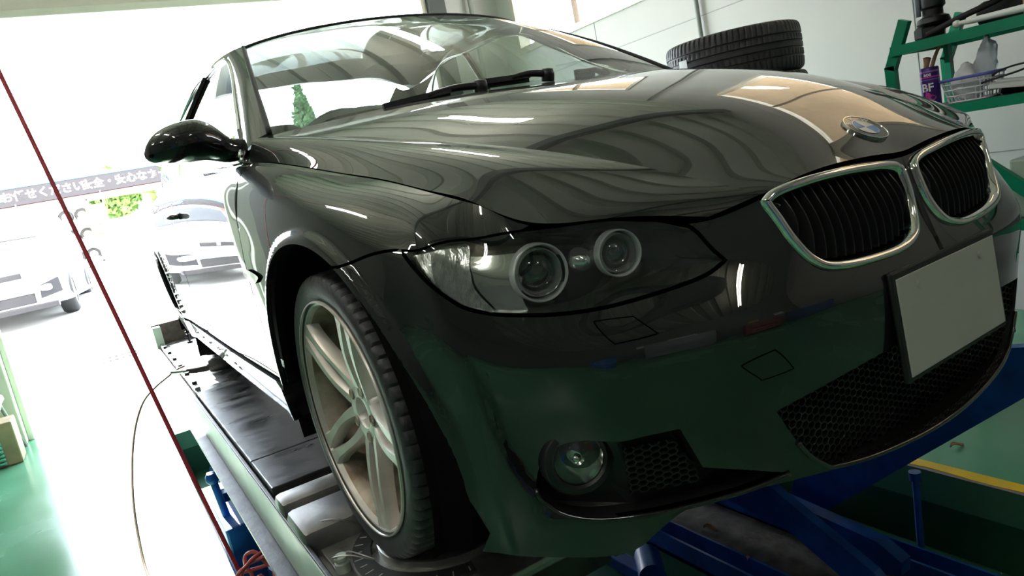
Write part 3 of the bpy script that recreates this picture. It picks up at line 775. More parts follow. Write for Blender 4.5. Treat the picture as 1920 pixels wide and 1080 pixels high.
def headlight(s):
    V, F = hl_bowl(); b = MB(); b.add([(p[0], p[1]*s, p[2]) for p in V], F)
    h = b.build('headlight', 'hl_black', car); h['label'] = 'clear xenon headlight with twin round projectors'
    g = lens_r if s < 0 else mirror(lens_r); put('lens', g, lensm, h)
    # turn-signal reflector in the outer corner
    L = np.array([(10.25, 2.38), (9.5, 1.55), (8.9, 1.02), (8.45, .80), (8.42, 1.6), (8.38, 2.4), (8.05, 3.0), (8.3, 3.04), (8.75, 3.08), (9.4, 2.93), (9.95, 2.62)])
    L = spl_loop([tuple(p) for p in L], 4); rr = panel_mesh(BF, L, du=.2, dv=.2, flange=.02, offset=-.012)
    put('turn_reflector', rr if s < 0 else mirror(rr), 'reflector', h)
    # bright bezel between the turn signal and the outer projector
    L2 = spl_loop([(8.40, .95, 1), (7.95, .75), (7.5, .62, 1), (7.6, 1.5), (7.62, 2.4), (7.55, 2.98, 1), (8.02, 2.95, 1), (8.35, 2.3), (8.40, 1.6)], 4)
    rr = panel_mesh(BF, L2, du=.2, dv=.2, flange=.02, offset=-.026)
    put('bezel', rr if s < 0 else mirror(rr), 'clear_ring', h)
    ax = Vector((.955, s*.24, -.02)).normalized()
    for (x, w, z, R) in PJ:
        c = Vector((x, s*w, z))
        k = MB(); k.lathe([(R*.70, -.05), (R*.72, -.012), (R*.80, -.002), (R*.86, .002), (R*.90, -.001), (R*.93, -.012), (R*.96, -.06)], c, ax, 40)
        k.build('projector_barrel', 'clear_ring', h, smooth=True, autos=40)
        k = MB(); k.lathe([(0, .004), (R*.25, .003), (R*.5, -.001), (R*.68, -.008), (R*.71, -.014)], c-ax*.004, ax, 40)
        k.build('projector_lens', 'projector_glass', h, smooth=True)
        k = MB(); k.lathe([(R*.98, -.012), (R*1.0, .004), (R*1.06, .008), (R*1.10, .004), (R*1.12, -.010)], c, ax, 48)
        k.build('halo_ring', lens_ring, h, smooth=True)
    k = MB(); c = Vector(PJ[0][:3])*.42+Vector(PJ[1][:3])*.58; c.y *= s; c += ax*-.004
    k.lathe([(0, .008), (.008, .006), (.012, 0), (.017, -.004), (.021, -.02)], c, ax, 24); k.build('side_lamp', 'clear_ring', h, smooth=True)
lens_ring = mat('halo_plastic', (.80, .83, .82), rough=.10, trans=.45, ior=1.45, coat=1)
add_sides(headlight)

# ---- fog lamp recess, lamp, hexagon mesh
def recess_wall(L, F, depth, m, name, parent, s, sc=.93):
    P = F(L[:, 0], L[:, 1]); N = F.normal(L[:, 0], L[:, 1]); c = P.mean(0); Q = c+(P-c)*sc-np.array([.93, .30, 0])*depth; n = len(L)
    b = MB(); V = [(p[0], p[1]*s, p[2]) for p in P]+[(p[0], p[1]*s, p[2]) for p in Q]
    b.add(V, [(i, (i+1) % n, n+(i+1) % n, n+i) for i in range(n)]+[tuple(range(n, 2*n))])
    return b.build(name, m, parent)
FOGC = uv_px(*OUT['fog'][0][:2])
def hex_mesh(P0, eu, ev, nu, nv, cell, wall, depth, inside, m, name, parent, s, nrm):
    """honeycomb bars: P0 origin, eu/ev unit vectors"""
    b = MB(); r = cell
    for i in range(nu):
        for j in range(nv):
            cx = i*1.5*r*1.35; cy = (j+.5*(i % 2))*math.sqrt(3)*r
            for k in (0, 1, 2):
                a0, a1 = math.radians(60*k), math.radians(60*k+60)
                p = (cx+r*1.35*math.cos(a0), cy+r*math.sin(a0)); q = (cx+r*1.35*math.cos(a1), cy+r*math.sin(a1))
                if not (inside(*p) and inside(*q)): continue
                A = P0+eu*p[0]+ev*p[1]; B = P0+eu*q[0]+ev*q[1]
                A = Vector((A[0], A[1]*s, A[2])); B = Vector((B[0], B[1]*s, B[2])); nn = Vector((nrm[0], nrm[1]*s, nrm[2]))
                b.beam(A, B, wall, depth, up=nn)
    o = b.build(name, m, parent); o['kind'] = 'stuff'; return o
mat('fog_reflector', (.85, .85, .83), rough=.1, metal=1)
def fog(s):
    rw = recess_wall(FG, BF, .045, 'black_plastic', 'fog_recess', car, s, .97)
    c = Vector((FOGC[0]-.012, s*(FOGC[1]-.004), FOGC[2])); ax = Vector((.93, s*.34, .02)).normalized()
    k = MB(); k.lathe([(.041, -.05), (.042, .0), (.046, .004), (.056, .002), (.060, -.006), (.061, -.05)], c, ax, 40); h = k.build('fog_lamp', 'black_plastic', rw, smooth=True, autos=40)
    h['label'] = 'round fog lamp'
    k = MB(); k.lathe([(0, -.045), (.02, -.04), (.034, -.02), (.041, -.002)], c, ax, 32); k.build('fog_reflector', 'fog_reflector', rw, smooth=True)
    k = MB(); k.lathe([(0, .006), (.02, .005), (.035, .002), (.0415, -.002)], c, ax, 32); k.build('fog_lens', lensm, rw, smooth=True)
    k = MB(); k.lathe([(0, .010), (.010, .006), (.012, -.03)], c-ax*.01, ax, 20); k.build('bulb_shield', 'chrome', rw, smooth=True)
    # honeycomb insert towards the car's centre
    a = uv_px(6.45, 7.95); d = uv_px(5.30, 7.95); e = uv_px(6.4, 9.0)
    eu = d-a; Lu = np.linalg.norm(eu); eu /= Lu; ev = e-a; ev -= eu*(ev@eu); Lv = np.linalg.norm(ev); ev /= Lv; nr = np.cross(eu, ev)
    hex_mesh(a-np.array([.016, .006, 0]), eu, ev, 12, 12, .0065, .0022, .012, lambda x, y: -.003 < x < Lu*.98+y*.45 and -.006 < y < Lv*.93, 'black_plastic', 'honeycomb', rw, s, nr)
add_sides(fog)
# rolled painted lips under the fog recess and the lower grille
lipP = BF(FG[:, 0], FG[:, 1]); i0, i1 = 10*5, len(FG)-2
for s in (-1, 1):
    b = MB(); b.tube([(p[0]+.001, p[1]*s, p[2]-.001) for p in lipP[i0:i1]], .0042, 8, sub=1); b.build('recess_lip', 'car_paint', car, smooth=True)

# ---- lower centre grille
gl = np.array([tuple(p) for p in gr])
Pg = BF(gl[:, 0], gl[:, 1]); ring = np.concatenate([Pg*np.array([1, -1, 1]), (Pg[::-1])])
c = ring.mean(0); Q = ring*np.array([1, .97, 1])-np.array([.085, 0, 0]); n = len(ring)
b = MB(); b.add(list(ring)+list(Q), [(i, (i+1) % n, n+(i+1) % n, n+i) for i in range(n)]+[tuple(range(n, 2*n))])
lg = b.build('lower_grille', 'matte_black', car)
from_z0, from_z1 = float(Pg[:, 2].min()), float(Pg[:, 2].max())
def g_inside(x, y):
    w = abs(x-.42); zz = y
    return in_poly(np.array([[w, zz]]), np.array([(p[1], p[2]) for p in Pg]+[(-.01, Pg[-1][2]), (-.01, Pg[0][2])]))[0]
hex_mesh(np.array([.685, -.42, 0.0]), np.array([0, 1, 0]), np.array([0, 0, 1]), 64, 38, .0075, .0022, .012, g_inside, 'black_plastic', 'honeycomb', lg, 1, np.array([1, 0, 0]))

low = [p for p in Pg if p[2] < .24][:40]
b = MB(); b.tube([(p[0]+.001, -p[1], p[2]-.002) for p in low[::-1]]+[(p[0]+.001, p[1], p[2]-.002) for p in low[1:]], .0045, 8, sub=1); b.build('grille_lip', 'car_paint', car, smooth=True)

# ---- headlight washer caps and tow-eye cover: thin proud lids
for nm in ('washer', 'tow'):
    L = spl_loop(OUT[nm], 4); lid = panel_mesh(BF, inset(BF, L, .0020), du=.1, dv=.1, flange=.01, offset=.0004)
    sides = (-1, 1)
    for s in sides: put({'washer': 'washer_cover', 'tow': 'tow_eye_cover'}[nm], lid if s < 0 else mirror(lid), 'car_paint', car)
L = spl_loop(OUT['marker'], 4); lid = panel_mesh(BF, L, du=.1, dv=.1, flange=.01, offset=.006)
mat('marker_lens', (.80, .78, .70), rough=.12, coat=1)
for s in (-1, 1): put('side_repeater', lid if s < 0 else mirror(lid), 'marker_lens', car)

# ---- number plate and holder (blank)
mat('plate_white', (.44, .445, .42), rough=.55)
Mp = Matrix.Translation((.768, 0, .366)) @ Matrix.Rotation(-.056, 4, 'Y')
b = MB(); b.box(-.012, -.003, -.176, .176, -.092, .095, .004, Mp); b.box(-.06, -.010, -.12, .12, -.03, .06, .0, Mp)
ph = b.build('plate_holder', 'black_plastic', car)
b = MB(); b.box(-.003, -.0005, -.165, .165, -.0825, .0825, .001, Mp)
for sy in (-1, 1): b.cyl(Mp @ Vector((-.001, sy*.105, .06)), Mp @ Vector((.003, sy*.105, .06)), .006, n=12)
pl = b.build('number_plate', 'plate_white', ph); pl['label'] = 'blank pale number plate'

# ---- round bonnet badge
ru = (8.95, 0.0)
def roundel():
    P = HOODTOP(np.array([ru[0]]), np.array([ru[1]]))[0]; Nn = HOODTOP.normal(np.array([ru[0]]), np.array([ru[1]]))[0]
    if Nn[2] < 0: Nn = -Nn
    z = Vector((Nn[0], 0, Nn[2])).normalized(); y = Vector((0, 1, 0)); x = y.cross(z).normalized()      # x forward-down the nose
    M = Matrix(((x.x, y.x, z.x, P[0]), (x.y, y.y, z.y, 0), (x.z, y.z, z.z, P[2]), (0, 0, 0, 1)))
    mat('badge_black', (.008, .008, .009), rough=.12, coat=1); mat('badge_blue', (.03, .20, .62), rough=.15, coat=1); mat('badge_white', (.80, .81, .80), rough=.15, coat=1)
    b = MB(); b.lathe([(.0, .003), (.0385, .003), (.0392, .0045), (.041, .0045), (.0415, -.004)], (0, 0, 0), (0, 0, 1), 64); b.v = [tuple(M @ Vector(p)) for p in b.v]
    g = b.build('badge', 'chrome', car, smooth=True, autos=30); g['label'] = 'round blue and white bonnet badge'
    b = MB(); b.lathe([(.0245, .0036), (.0385, .0036)], (0, 0, 0), (0, 0, 1), 64); b.v = [tuple(M @ Vector(p)) for p in b.v]; b.build('badge_ring', 'badge_black', g)
    b = MB(); b.lathe([(.0238, .0036), (.0238, .0044), (.0248, .0044), (.0248, .0036)], (0, 0, 0), (0, 0, 1), 64); b.v = [tuple(M @ Vector(p)) for p in b.v]; b.build('inner_rim', 'chrome', g)
    for q in range(4):
        b = MB(); V = [(0, 0, .0038)]+[(.0238*math.cos(math.pi/2*(q+i/12)), .0238*math.sin(math.pi/2*(q+i/12)), .0038) for i in range(13)]
        b.add([tuple(M @ Vector(p)) for p in V], [tuple(range(14))])
        b.build('badge_quarter', 'badge_blue' if q in (0, 2) else 'badge_white', g)
    # letters read from the front: top of the letters towards the windscreen
    for ch, ang in (('B', -52), ('M', 0), ('W', 52)):
        a = math.radians(ang); R = .0313
        Ml = M @ Matrix.Translation((-R*math.cos(a), R*math.sin(a), .0040)) @ Matrix.Rotation(math.radians(90)-a, 4, 'Z')
        text_mesh('badge_letter', ch, .0135, 'badge_white', Ml, g, .0003, bold=True)
roundel()

# ---- windscreen, roof, pillars, side glass
screen = glass('screen_glass', (.80, .90, .85), ior=1.62)
sideglass = glass('side_glass', (.62, .66, .66), ior=1.5)
def lerp(a, b, t): return np.asarray(a)*(1-t)+np.asarray(b)*t
wb = np.array([(-.285, 0, .940), (-.300, .25, .938), (-.342, .50, .933), (-.405, .67, .934), (-.445, .733, .938)])
wt = np.array([(-1.000, 0, 1.335), (-1.012, .20, 1.331), (-1.040, .40, 1.316), (-1.078, .52, 1.300), (-1.098, .562, 1.291)])
def ws_grid():
    g = []
    for t in (0, .25, .5, .75, 1):
        row = []
        for j in range(5):
            p = lerp(wb[j], wt[j], t); bul = .030*math.sin(math.pi*t)*(1-.35*(j/4))
            row.append(p+np.array([.45, .10*j/4, .85])*bul)
        g.append(row)
    return g
WS = SymV(ws_grid())
t = grid_vnf(WS, np.linspace(0, 4, 40), np.linspace(0, 4, 30)); put('windscreen', join(t, mirror(t)), screen, car)
# black rubber edge of the windscreen
b = MB()
for s in (-1, 1):
    P = WS(np.linspace(.05, 4, 30), np.full(30, 4.0)); b.tube([(p[0], s*(p[1]+.004), p[2]+.002) for p in P], .007, 8, sub=1)
P = WS(np.full(41, 4.0), np.linspace(0, 4, 41)); b.tube([(p[0]-.004, -p[1], p[2]+.001) for p in P[::-1]]+[(p[0]-.004, p[1], p[2]+.001) for p in P[1:]], .005, 8, sub=1)
b.build('windscreen_seal', 'rubber', car, smooth=True)
# A pillars
pin = [WS(np.array([u]), np.array([4.0]))[0] for u in (0, 1, 2, 3, 4)]
pout = np.array([(-.500, .803, .893), (-.690, .742, 1.000), (-.885, .683, 1.092), (-1.050, .636, 1.190), (-1.185, .607, 1.272)])
def pillar_grid():
    g = []
    for i in range(5):
        a = pin[i]+np.array([-.006, .008, .004]); d = pout[i]; row = []
        for f in (0, .3, .65, 1): 
            p = lerp(a, d, f)+np.array([.25, .75, .55])*.014*math.sin(math.pi*f); row.append(p)
        g.append(row)
    return g
AP = Surf(pillar_grid())
t = grid_vnf(AP, np.linspace(0, 4, 30), np.linspace(0, 3, 12))
for g in (t, mirror(t)): put('a_pillar', g, 'car_paint', car)
# cowl corner between the bonnet, the pillar and the fender
def cowl(s):
    c = Surf([[(-.452, .742, .934), (-.462, .772, .914), (-.474, .799, .884)], [(-.475, .752, .936), (-.492, .783, .914), (-.505, .803, .889)], [(-.52, .77, .94), (-.54, .79, .915), (-.56, .802, .890)]])
    g = grid_vnf(c, np.linspace(0, 2, 8), np.linspace(0, 2, 8)); put('cowl_corner', g if s < 0 else mirror(g), 'car_paint', car)
add_sides(cowl)
# roof
rows = []
for x0, zc, we, ze in ((None, 0, 0, 0), (-1.30, 1.380, .572, 1.322), (-1.65, 1.396, .575, 1.338), (-2.00, 1.386, .575, 1.322), (-2.30, 1.352, .580, 1.280)):
    if x0 is None: rows.append([wt[0], wt[1], wt[2], wt[3], wt[4], (-1.185, .607, 1.272)])
    else:
        rows.append([(x0, 0, zc), (x0, .2, zc-.004), (x0-.01, .4, zc-.018), (x0-.015, .53, lerp(zc, ze, .72)), (x0-.02, we+.012, ze-.004), (x0-.02, we+.034, ze-.030)])
RF = SymV(rows)
t = grid_vnf(RF, np.linspace(0, 4, 50), np.linspace(0, 5, 40)); put('roof', join(t, mirror(t)), 'car_paint', car)
# rear screen, boot lid, C pillars
rw = SymV([[(-2.29, 0, 1.351), (-2.30, .25, 1.344), (-2.31, .56, 1.296)], [(-2.68, 0, 1.215), (-2.69, .27, 1.21), (-2.70, .585, 1.165)], [(-3.02, 0, 1.040), (-3.03, .28, 1.036), (-3.02, .62, 1.018)]])
t = grid_vnf(rw, np.linspace(0, 2, 20), np.linspace(0, 2, 20)); put('rear_screen', join(t, mirror(t)), sideglass, car)
bl = SymV([[(-3.02, 0, 1.038), (-3.03, .3, 1.034), (-3.02, .62, 1.016), (-2.98, .74, .964)], [(-3.40, 0, 1.022), (-3.40, .3, 1.018), (-3.38, .58, 1.002), (-3.33, .71, .968)], [(-3.70, 0, 1.012), (-3.69, .3, 1.006), (-3.62, .55, .992), (-3.56, .67, .970)]])
t = grid_vnf(bl, np.linspace(0, 2, 20), np.linspace(0, 3, 20)); put('boot_lid', join(t, mirror(t)), 'car_paint', car)
cp = Surf([[(-2.02, .610, 1.284), (-2.05, .612, 1.28), (-2.30, .592, 1.262), (-2.33, .53, 1.285)], [(-2.30, .668, 1.160), (-2.42, .68, 1.15), (-2.62, .65, 1.15), (-2.70, .575, 1.163)], [(-2.48, .775, .952), (-2.66, .775, .957), (-2.90, .755, .962), (-3.02, .63, 1.016)]])
t = grid_vnf(cp, np.linspace(0, 2, 20), np.linspace(0, 3, 16))
for g in (t, mirror(t)): put('c_pillar', g, 'car_paint', car)
# tail: boot face and lamps
t = [(-3.70, .0, 1.008), (-3.62, .55, .99), (-3.56, .67, .968)]
# side windows
belt = np.array([(-.500, .801, .893), (-.80, .802, .909), (-1.20, .804, .931), (-1.70, .801, .956), (-2.15, .793, .972), (-2.46, .775, .980)])
dtop = np.array([(-.520, .800, .900), (-.895, .680, 1.092), (-1.185, .605, 1.270), (-1.60, .592, 1.300), (-1.98, .604, 1.282), (-2.44, .745, 1.01)])
sw = Surf([[lerp(belt[i], dtop[i], f)+np.array([0, .012*math.sin(math.pi*f), 0]) for f in (0, .5, 1)] for i in range(6)])
for rng, nm in (((.02, 3.02), 'door_window'), ((3.12, 5), 'quarter_window')):
    t = grid_vnf(sw, np.linspace(*rng, 24), np.linspace(0, 2, 12))
    for g in (t, mirror(t)): put(nm, g, sideglass, car)
for s in (-1, 1):
    b = MB(); P = sw(np.linspace(3.0, 3.14, 2), np.zeros(2)); 
    b.tube([tuple(q*np.array([1, s, 1])) for q in sw(np.full(8, 3.07), np.linspace(.45, 2, 8))], .016, 6, sub=1); b.build('b_pillar', 'gloss_black', car)
    b = MB(); P = [q*np.array([1, s, 1]) for q in sw(np.linspace(0, 5, 60), np.full(60, 2.0))]; Q = [q*np.array([1, s, 1]) for q in sw(np.linspace(5, 0, 40), np.zeros(40))]
    b.tube([tuple(p+np.array([0, s*.004, .004])) for p in P], .0065, 8, sub=1); b.tube([tuple(p+np.array([0, s*.004, 0])) for p in Q], .006, 8, sub=1)
    b.build('window_trim', 'chrome', car, smooth=True)
# cabin side walls under the glass so the doors are not hollow
b = MB()
for s in (-1, 1): b.box(-2.6, -.55, s*.70-.01, s*.70+.01, .24, .90)
b.box(-.52, -.45, -.72, .72, .25, .90); b.box(-3.0, -2.55, -.66, .66, .24, .96)
b.build('cabin_lining', 'matte_black', car)

# ---- cabin furniture
mat('leather', (.035, .036, .036), rough=.5, bump=.1, bscale=200); mat('dash', (.02, .022, .022), rough=.55, bump=.1, bscale=250)
D = Surf([[(-.42, y, .915+.01*math.cos(y*2)), (-.60, y, .945+.012*math.cos(y*2)), (-.78, y, .935), (-.84, y, .86), (-.83, y, .70)] for y in np.linspace(-.70, .70, 9)])
t = grid_vnf(D, np.linspace(0, 8, 24), np.linspace(0, 4, 24)); put('dashboard', t, 'dash', car)
b = MB()
for i, (x, hgt) in enumerate(((-.60, .0), (-.70, .05), (-.82, .055), (-.84, .0))): pass
n = 14; V = []
for k in range(n+1):
    a = math.pi*k/n; y = -.37+.19*math.cos(a); h = .062*math.sin(a)**.7
    V += [(-.62, y, .948+h*.6), (-.72, y, .948+h), (-.83, y, .945+h*.95), (-.83, y, .90)]
b.add(V, [(k*4+j, (k+1)*4+j, (k+1)*4+j+1, k*4+j+1) for k in range(n) for j in range(3)]); b.build('instrument_hood', 'dash', car, smooth=True)
sw_c = Vector((-.96, -.37, .85)); ax = Vector((-.90, 0, .42)).normalized(); xx = Vector((0, 1, 0)); yy = ax.cross(xx)
b = MB(); b.tube([sw_c+xx*(.185*math.cos(a))+yy*(.185*math.sin(a)) for a in np.linspace(0, 2*math.pi, 32, endpoint=False)], .016, 10, closed=True, sub=1); stw = b.build('steering_wheel', 'leather', car, smooth=True)
b = MB(); b.lathe([(0, .03), (.05, .028), (.065, .01), (.06, -.02)], sw_c-ax*.02, ax, 24); b.build('wheel_boss', 'leather', stw, smooth=True)
for a in (0, math.pi, -math.pi/2):
    b = MB(); b.beam(sw_c-ax*.015, sw_c+xx*(.18*math.cos(a))+yy*(.18*math.sin(a)), .03, .012, up=ax); b.build('wheel_spoke', 'leather', stw)
def seat(y, x=-1.45, dz=0.0):
    m = 9; V = []
    secs = [(.30, .44, .22, .0), (.42, .50, .25, .02), (.56, .55, .26, .06), (.70, .60, .25, .10), (.82, .65, .22, .13), (.90, .70, .18, .15)]
    b = MB(); n = 20
    for h, _, hw, back in secs:
        for k in range(n):
            a = 2*math.pi*k/n; cx, cy = math.cos(a), math.sin(a)
            V.append((x-back*1.3+.085*abs(cx)**.6*(1 if cx > 0 else -1), y+hw*abs(cy)**.6*(1 if cy > 0 else -1), .03+h+dz))
    F = [(r*n+k, r*n+(k+1) % n, (r+1)*n+(k+1) % n, (r+1)*n+k) for r in range(len(secs)-1) for k in range(n)]+[tuple(range((len(secs)-1)*n, len(secs)*n))]
    b.add(V, F); s = b.build('seat_back', 'leather', car, smooth=True, autos=60)
    b = MB(); hx = x-.225
    prof = [(0, .0), (.09, .004), (.125, .03), (.13, .08), (.12, .13), (.08, .155), (0, .16)]; V = []
    for r, hh in prof:
        for k in range(n):
            a = 2*math.pi*k/n; V.append((hx+.045*math.cos(a)*min(1, r/.1)-hh*.12, y+r*math.sin(a), (.955+dz)+hh*.9))
    F = [(r*n+k, r*n+(k+1) % n, (r+1)*n+(k+1) % n, (r+1)*n+k) for r in range(len(prof)-1) for k in range(n)]
    b.add(V, F); b.build('headrest', 'leather', s, smooth=True)
    b = MB(); b.box(x, x+.5, y-.25, y+.25, .30, .46, .05); b.build('seat_cushion', 'leather', s, smooth=True)
for y in (-.37, .37): seat(y)
for y in (-.33, .33): seat(y, -2.25, -.06)

# ---- door mirrors
MS = [(.775, -.585, .925, .030, .030), (.805, -.59, .930, .032, .034), (.830, -.605, .948, .046, .048), (.865, -.615, .966, .052, .070), (.905, -.620, .968, .0515, .080), (.945, -.622, .964, .047, .077), (.978, -.625, .958, .037, .062), (.998, -.630, .953, .022, .040), (1.006, -.633, .951, .008, .015)]
ME = nspl(np.array(MS))
def mirror_part(s, top):
    n = 24; rows = ME(np.linspace(0, len(MS)-1, 40)); V = []; 
    a0, a1 = (math.radians(-14), math.radians(194)) if top else (math.radians(194), math.radians(346))
    for w, x, z, rz, rx in rows:
        for k in range(n+1):
            a = a0+(a1-a0)*k/n; c_, s_ = math.cos(a), math.sin(a)
            V.append((x+max(rx, .002)*abs(c_)**.85*(1 if c_ > 0 else -1), s*w, z+max(rz, .002)*abs(s_)**.9*(1 if s_ > 0 else -1)))
    m = n+1
    b = MB(); b.add(V, [(i*m+k, (i+1)*m+k, (i+1)*m+k+1, i*m+k+1) for i in range(39) for k in range(n)]); return b
for s in (-1, 1):
    mm = mirror_part(s, True).build('door_mirror', 'car_paint', car, smooth=True); mm['label'] = 'black door mirror'
    b = mirror_part(s, False); b.build('mirror_base', 'gloss_black', mm, smooth=True)
    b = MB(); b.tube([(-.585, s*.80, .908), (-.60, s*.90, .924), (-.60, s*.98, .938), (-.585, s*1.0, .944)], .004, 6); b.build('mirror_seam', 'matte_black', mm)
    b = MB(); b.prism([(-.50, s*.802, .893), (-.70, s*.801, .902), (-.68, s*.758, .99)], (0, -s*.012, 0)); b.build('mirror_sail', 'gloss_black', mm)
    if s > 0: mm.location = (-.20, -.085, .045)          # folded back a little
# door handles
for s in (-1, 1):
    p = BF(np.array([side_uv(-1.60, .80)[0]]), np.array([side_uv(-1.60, .80)[1]]))[0]
    b = MB(); b.tube([(-1.50, s*(p[1]-.002), .805), (-1.53, s*(p[1]+.022), .806), (-1.60, s*(p[1]+.030), .808), (-1.67, s*(p[1]+.022), .809), (-1.70, s*(p[1]-.002), .810)], lambda t: .012, 8)
    b.build('door_handle', 'car_paint', door_r if s < 0 else door_l, smooth=True)

# ---- wipers lying along the base of the screen
def wiper(p0, p1, p2, name='wiper'):
    b = MB(); b.tube([p0, tuple(lerp(p0, p1, .5)+np.array([0, 0, .006])), p1], lambda t: .011-.003*t, 8)
    b.lathe([(0, .016), (.016, .014), (.02, 0), (.02, -.02)], p0, (.3, 0, 1), 16)
    w = b.build(name, 'black_plastic', car, smooth=True)
    k = MB(); d = np.array(p1); e = np.array(p2); 
    for a, c_ in ((lerp(d, e, -.55), lerp(d, e, 1.0)),): k.beam(tuple(a), tuple(c_), .012, .014); k.beam(tuple(a+np.array([-.006, 0, -.010])), tuple(c_+np.array([-.006, 0, -.010])), .005, .016)
    k.build('wiper_blade', 'rubber', w)
wiper((-.335, -.165, .976), (-.345, -.33, .968), (-.36, -.455, .958))
wiper((-.320, .06, .982), (-.335, -.06, .985), (-.345, -.17, .985))
wiper((-.42, .36, .975), (-.40, .28, .985), (-.39, .22, .985))

# ---- wheels
mat('alloy', (.76, .74, .72), rough=.36, metal=.45, var=.3, vscale=7, col2=(.50, .45, .39), bump=.03, bscale=120)
mat('alloy_dirty', (.50, .44, .36), rough=.5, metal=.5, var=.6, vscale=16, col2=(.20, .14, .09))
mat('brake_disc', (.30, .29, .28), rough=.35, metal=1); 
TYRE_PROF = [(.236, .080), (.238, .098), (.244, .1035), (.252, .1055), (.262, .1105), (.276, .1135), (.290, .1125), (.300, .109), (.306, .1055), (.3115, .0985), (.3145, .090), (.3160, .080), (.3170, .068), (.3175, .0545), (.3100, .0535), (.3100, .0465), (.3178, .0455), (.3182, .032), (.3185, .0195), (.3105, .0185), (.3105, .0115), (.3186, .0105), (.3186, 0)]
TYRE_PROF = TYRE_PROF+[(r, -h) for r, h in TYRE_PROF[-2::-1]]
LOW_PROF = [((r if r < .244 else .244+(r-.244)*.75), (h if abs(h) < .090 else math.copysign(.090+(abs(h)-.090)*.5, h))) for r, h in TYRE_PROF]
def tyre_mesh(b, c, ax, phase=0.0, pitches=70, prof=None, cut=1.0):
    prof = prof or TYRE_PROF; R0 = max(r for r, h in prof)
    """tread with circumferential ribs and cross grooves at the shoulders"""
    c, d = Vector(c), Vector(ax).normalized(); x = Vector((1, 0, 0)) if abs(d.x) < .9 else Vector((0, 0, 1)); y = d.cross(x); n = pitches*4; m = len(prof); V = []
    for i in range(n):
        ph = i % 4
        for k, (r, h) in enumerate(prof):
            rr = r; sk = 0.0
            if ph == 0 and .055 < abs(h) < (.1062 if cut == 1 else .098) and r > R0-.0136: rr = r-.007*cut
            if ph == 0 and .0195 < abs(h) < .046 and r > R0-.0056: rr = r-.005*cut
            sk = (abs(h)*.35 if r > R0-.0186 else 0)
            a = 2*math.pi*(i+(0, .8, 2, 2.9)[ph]-ph)/n+sk*(.6 if h > 0 else .6)+phase
            V.append(c+d*h+x*(rr*math.cos(a))+y*(rr*math.sin(a)))
    b.add(V, [(i*m+k, ((i+1) % n)*m+k, ((i+1) % n)*m+k+1, i*m+k+1) for i in range(n) for k in range(m-1)])
    return b
def spoke(b, ang, sgn, M):
    """one of the two bars of a double spoke"""
    n = 18; V = []; up0 = .066
    for i in range(n+1):
        t = i/n; r = .046+(.236-.046)*t
        da = math.radians(sgn*(19*(1-t)**1.7+5.0))
        a = ang+da
        face = .064+.030*t**1.5+.010*math.sin(math.pi*t); w = .0105+.007*abs(t-.45)+.006*max(0, t-.85)/.15; dep = .034-.010*t
        er = (math.cos(a), math.sin(a)); et = (-er[1], er[0])
        for o, h in ((-w-.003, face-dep), (-w, face-.006), (-w+.0035, face), (w-.0035, face), (w, face-.006), (w+.003, face-dep)):
            V.append(M @ Vector((er[0]*r+et[0]*o, er[1]*r+et[1]*o, h)))
    m = 6; b.add(V, [(i*m+k, (i+1)*m+k, (i+1)*m+(k+1) % m, i*m+(k+1) % m) for i in range(n) for k in range(m)])
def build_wheel():
    """wheel standing at the origin, axle along y, outer face towards -y"""
    M = Matrix(((1, 0, 0, 0), (0, 0, -1, 0), (0, 1, 0, 0), (0, 0, 0, 1)))     # local z (outward) -> -y, local y -> z
    b = MB(); tyre_mesh(b, (0, 0, 0), (0, -1, 0), prof=LOW_PROF, cut=.6); ty = b.build('tyre', 'tyre_rubber', None, smooth=True, autos=32)
    b = MB(); b.lathe([(.243, .104), (.2462, .1035), (.2475, .100), (.246, .096), (.2365, .0945), (.2345, .085), (.228, .066), (.224, -.095), (.240, -.10)], (0, 0, 0), (0, -1, 0), 96); rim = b.build('rim', 'alloy', ty, smooth=True, autos=40)
    b = MB(); b.lathe([(.2335, .083), (.2265, .064), (.2225, -.09)], (0, 0, 0), (0, -1, 0), 72); b.build('rim_barrel', 'alloy_dirty', rim, smooth=True)
    for k in range(5):
        ang = math.radians(66+72*k)
        for sg in (-1, 1):
            b = MB(); spoke(b, ang, sg, M); b.build('spoke', 'alloy', rim, smooth=True, autos=35)
    b = MB(); n = 40; hub = [(.031, .030), (.0315, .062), (.034, .066), (.050, .067), (.066, .064), (.071, .056), (.072, .02)]
    b.lathe(hub, (0, 0, 0), (0, -1, 0), 48); b.build('hub', 'alloy', rim, smooth=True, autos=35)
    b = MB(); b.lathe([(0, .036), (.0315, .036)], (0, 0, 0), (0, -1, 0), 24); b.build('hub_bore', mat('bore_dark', (.10, .075, .055), rough=.6), rim)
    for k in range(5):
        a = math.radians(66+72*k); p = M @ Vector((.052*math.cos(a), .052*math.sin(a), .0))
        b = MB(); b.lathe([(.0, .0675), (.0095, .0675), (.0105, .0690), (.0125, .0675)], p, (0, -1, 0), 18); b.build('lug_hole', 'alloy_dirty', rim)
    b = MB(); b.lathe([(.07, .012), (.155, .012), (.155, -.012), (.07, -.012)], (0, 0, 0), (0, -1, 0), 48, closed=True); b.build('brake_disc', 'brake_disc', ty)
    b = MB(); b.box(-.165, -.105, -.045, .045, -.07, .07, .012); b.build('brake_caliper', 'dark_steel', ty)
    return ty
w0 = build_wheel(); w0.parent = car; w0.location = (0, -.750, .3183); w0.rotation_euler = (0, 0, math.radians(-.9)); w0.name = 'wheel'
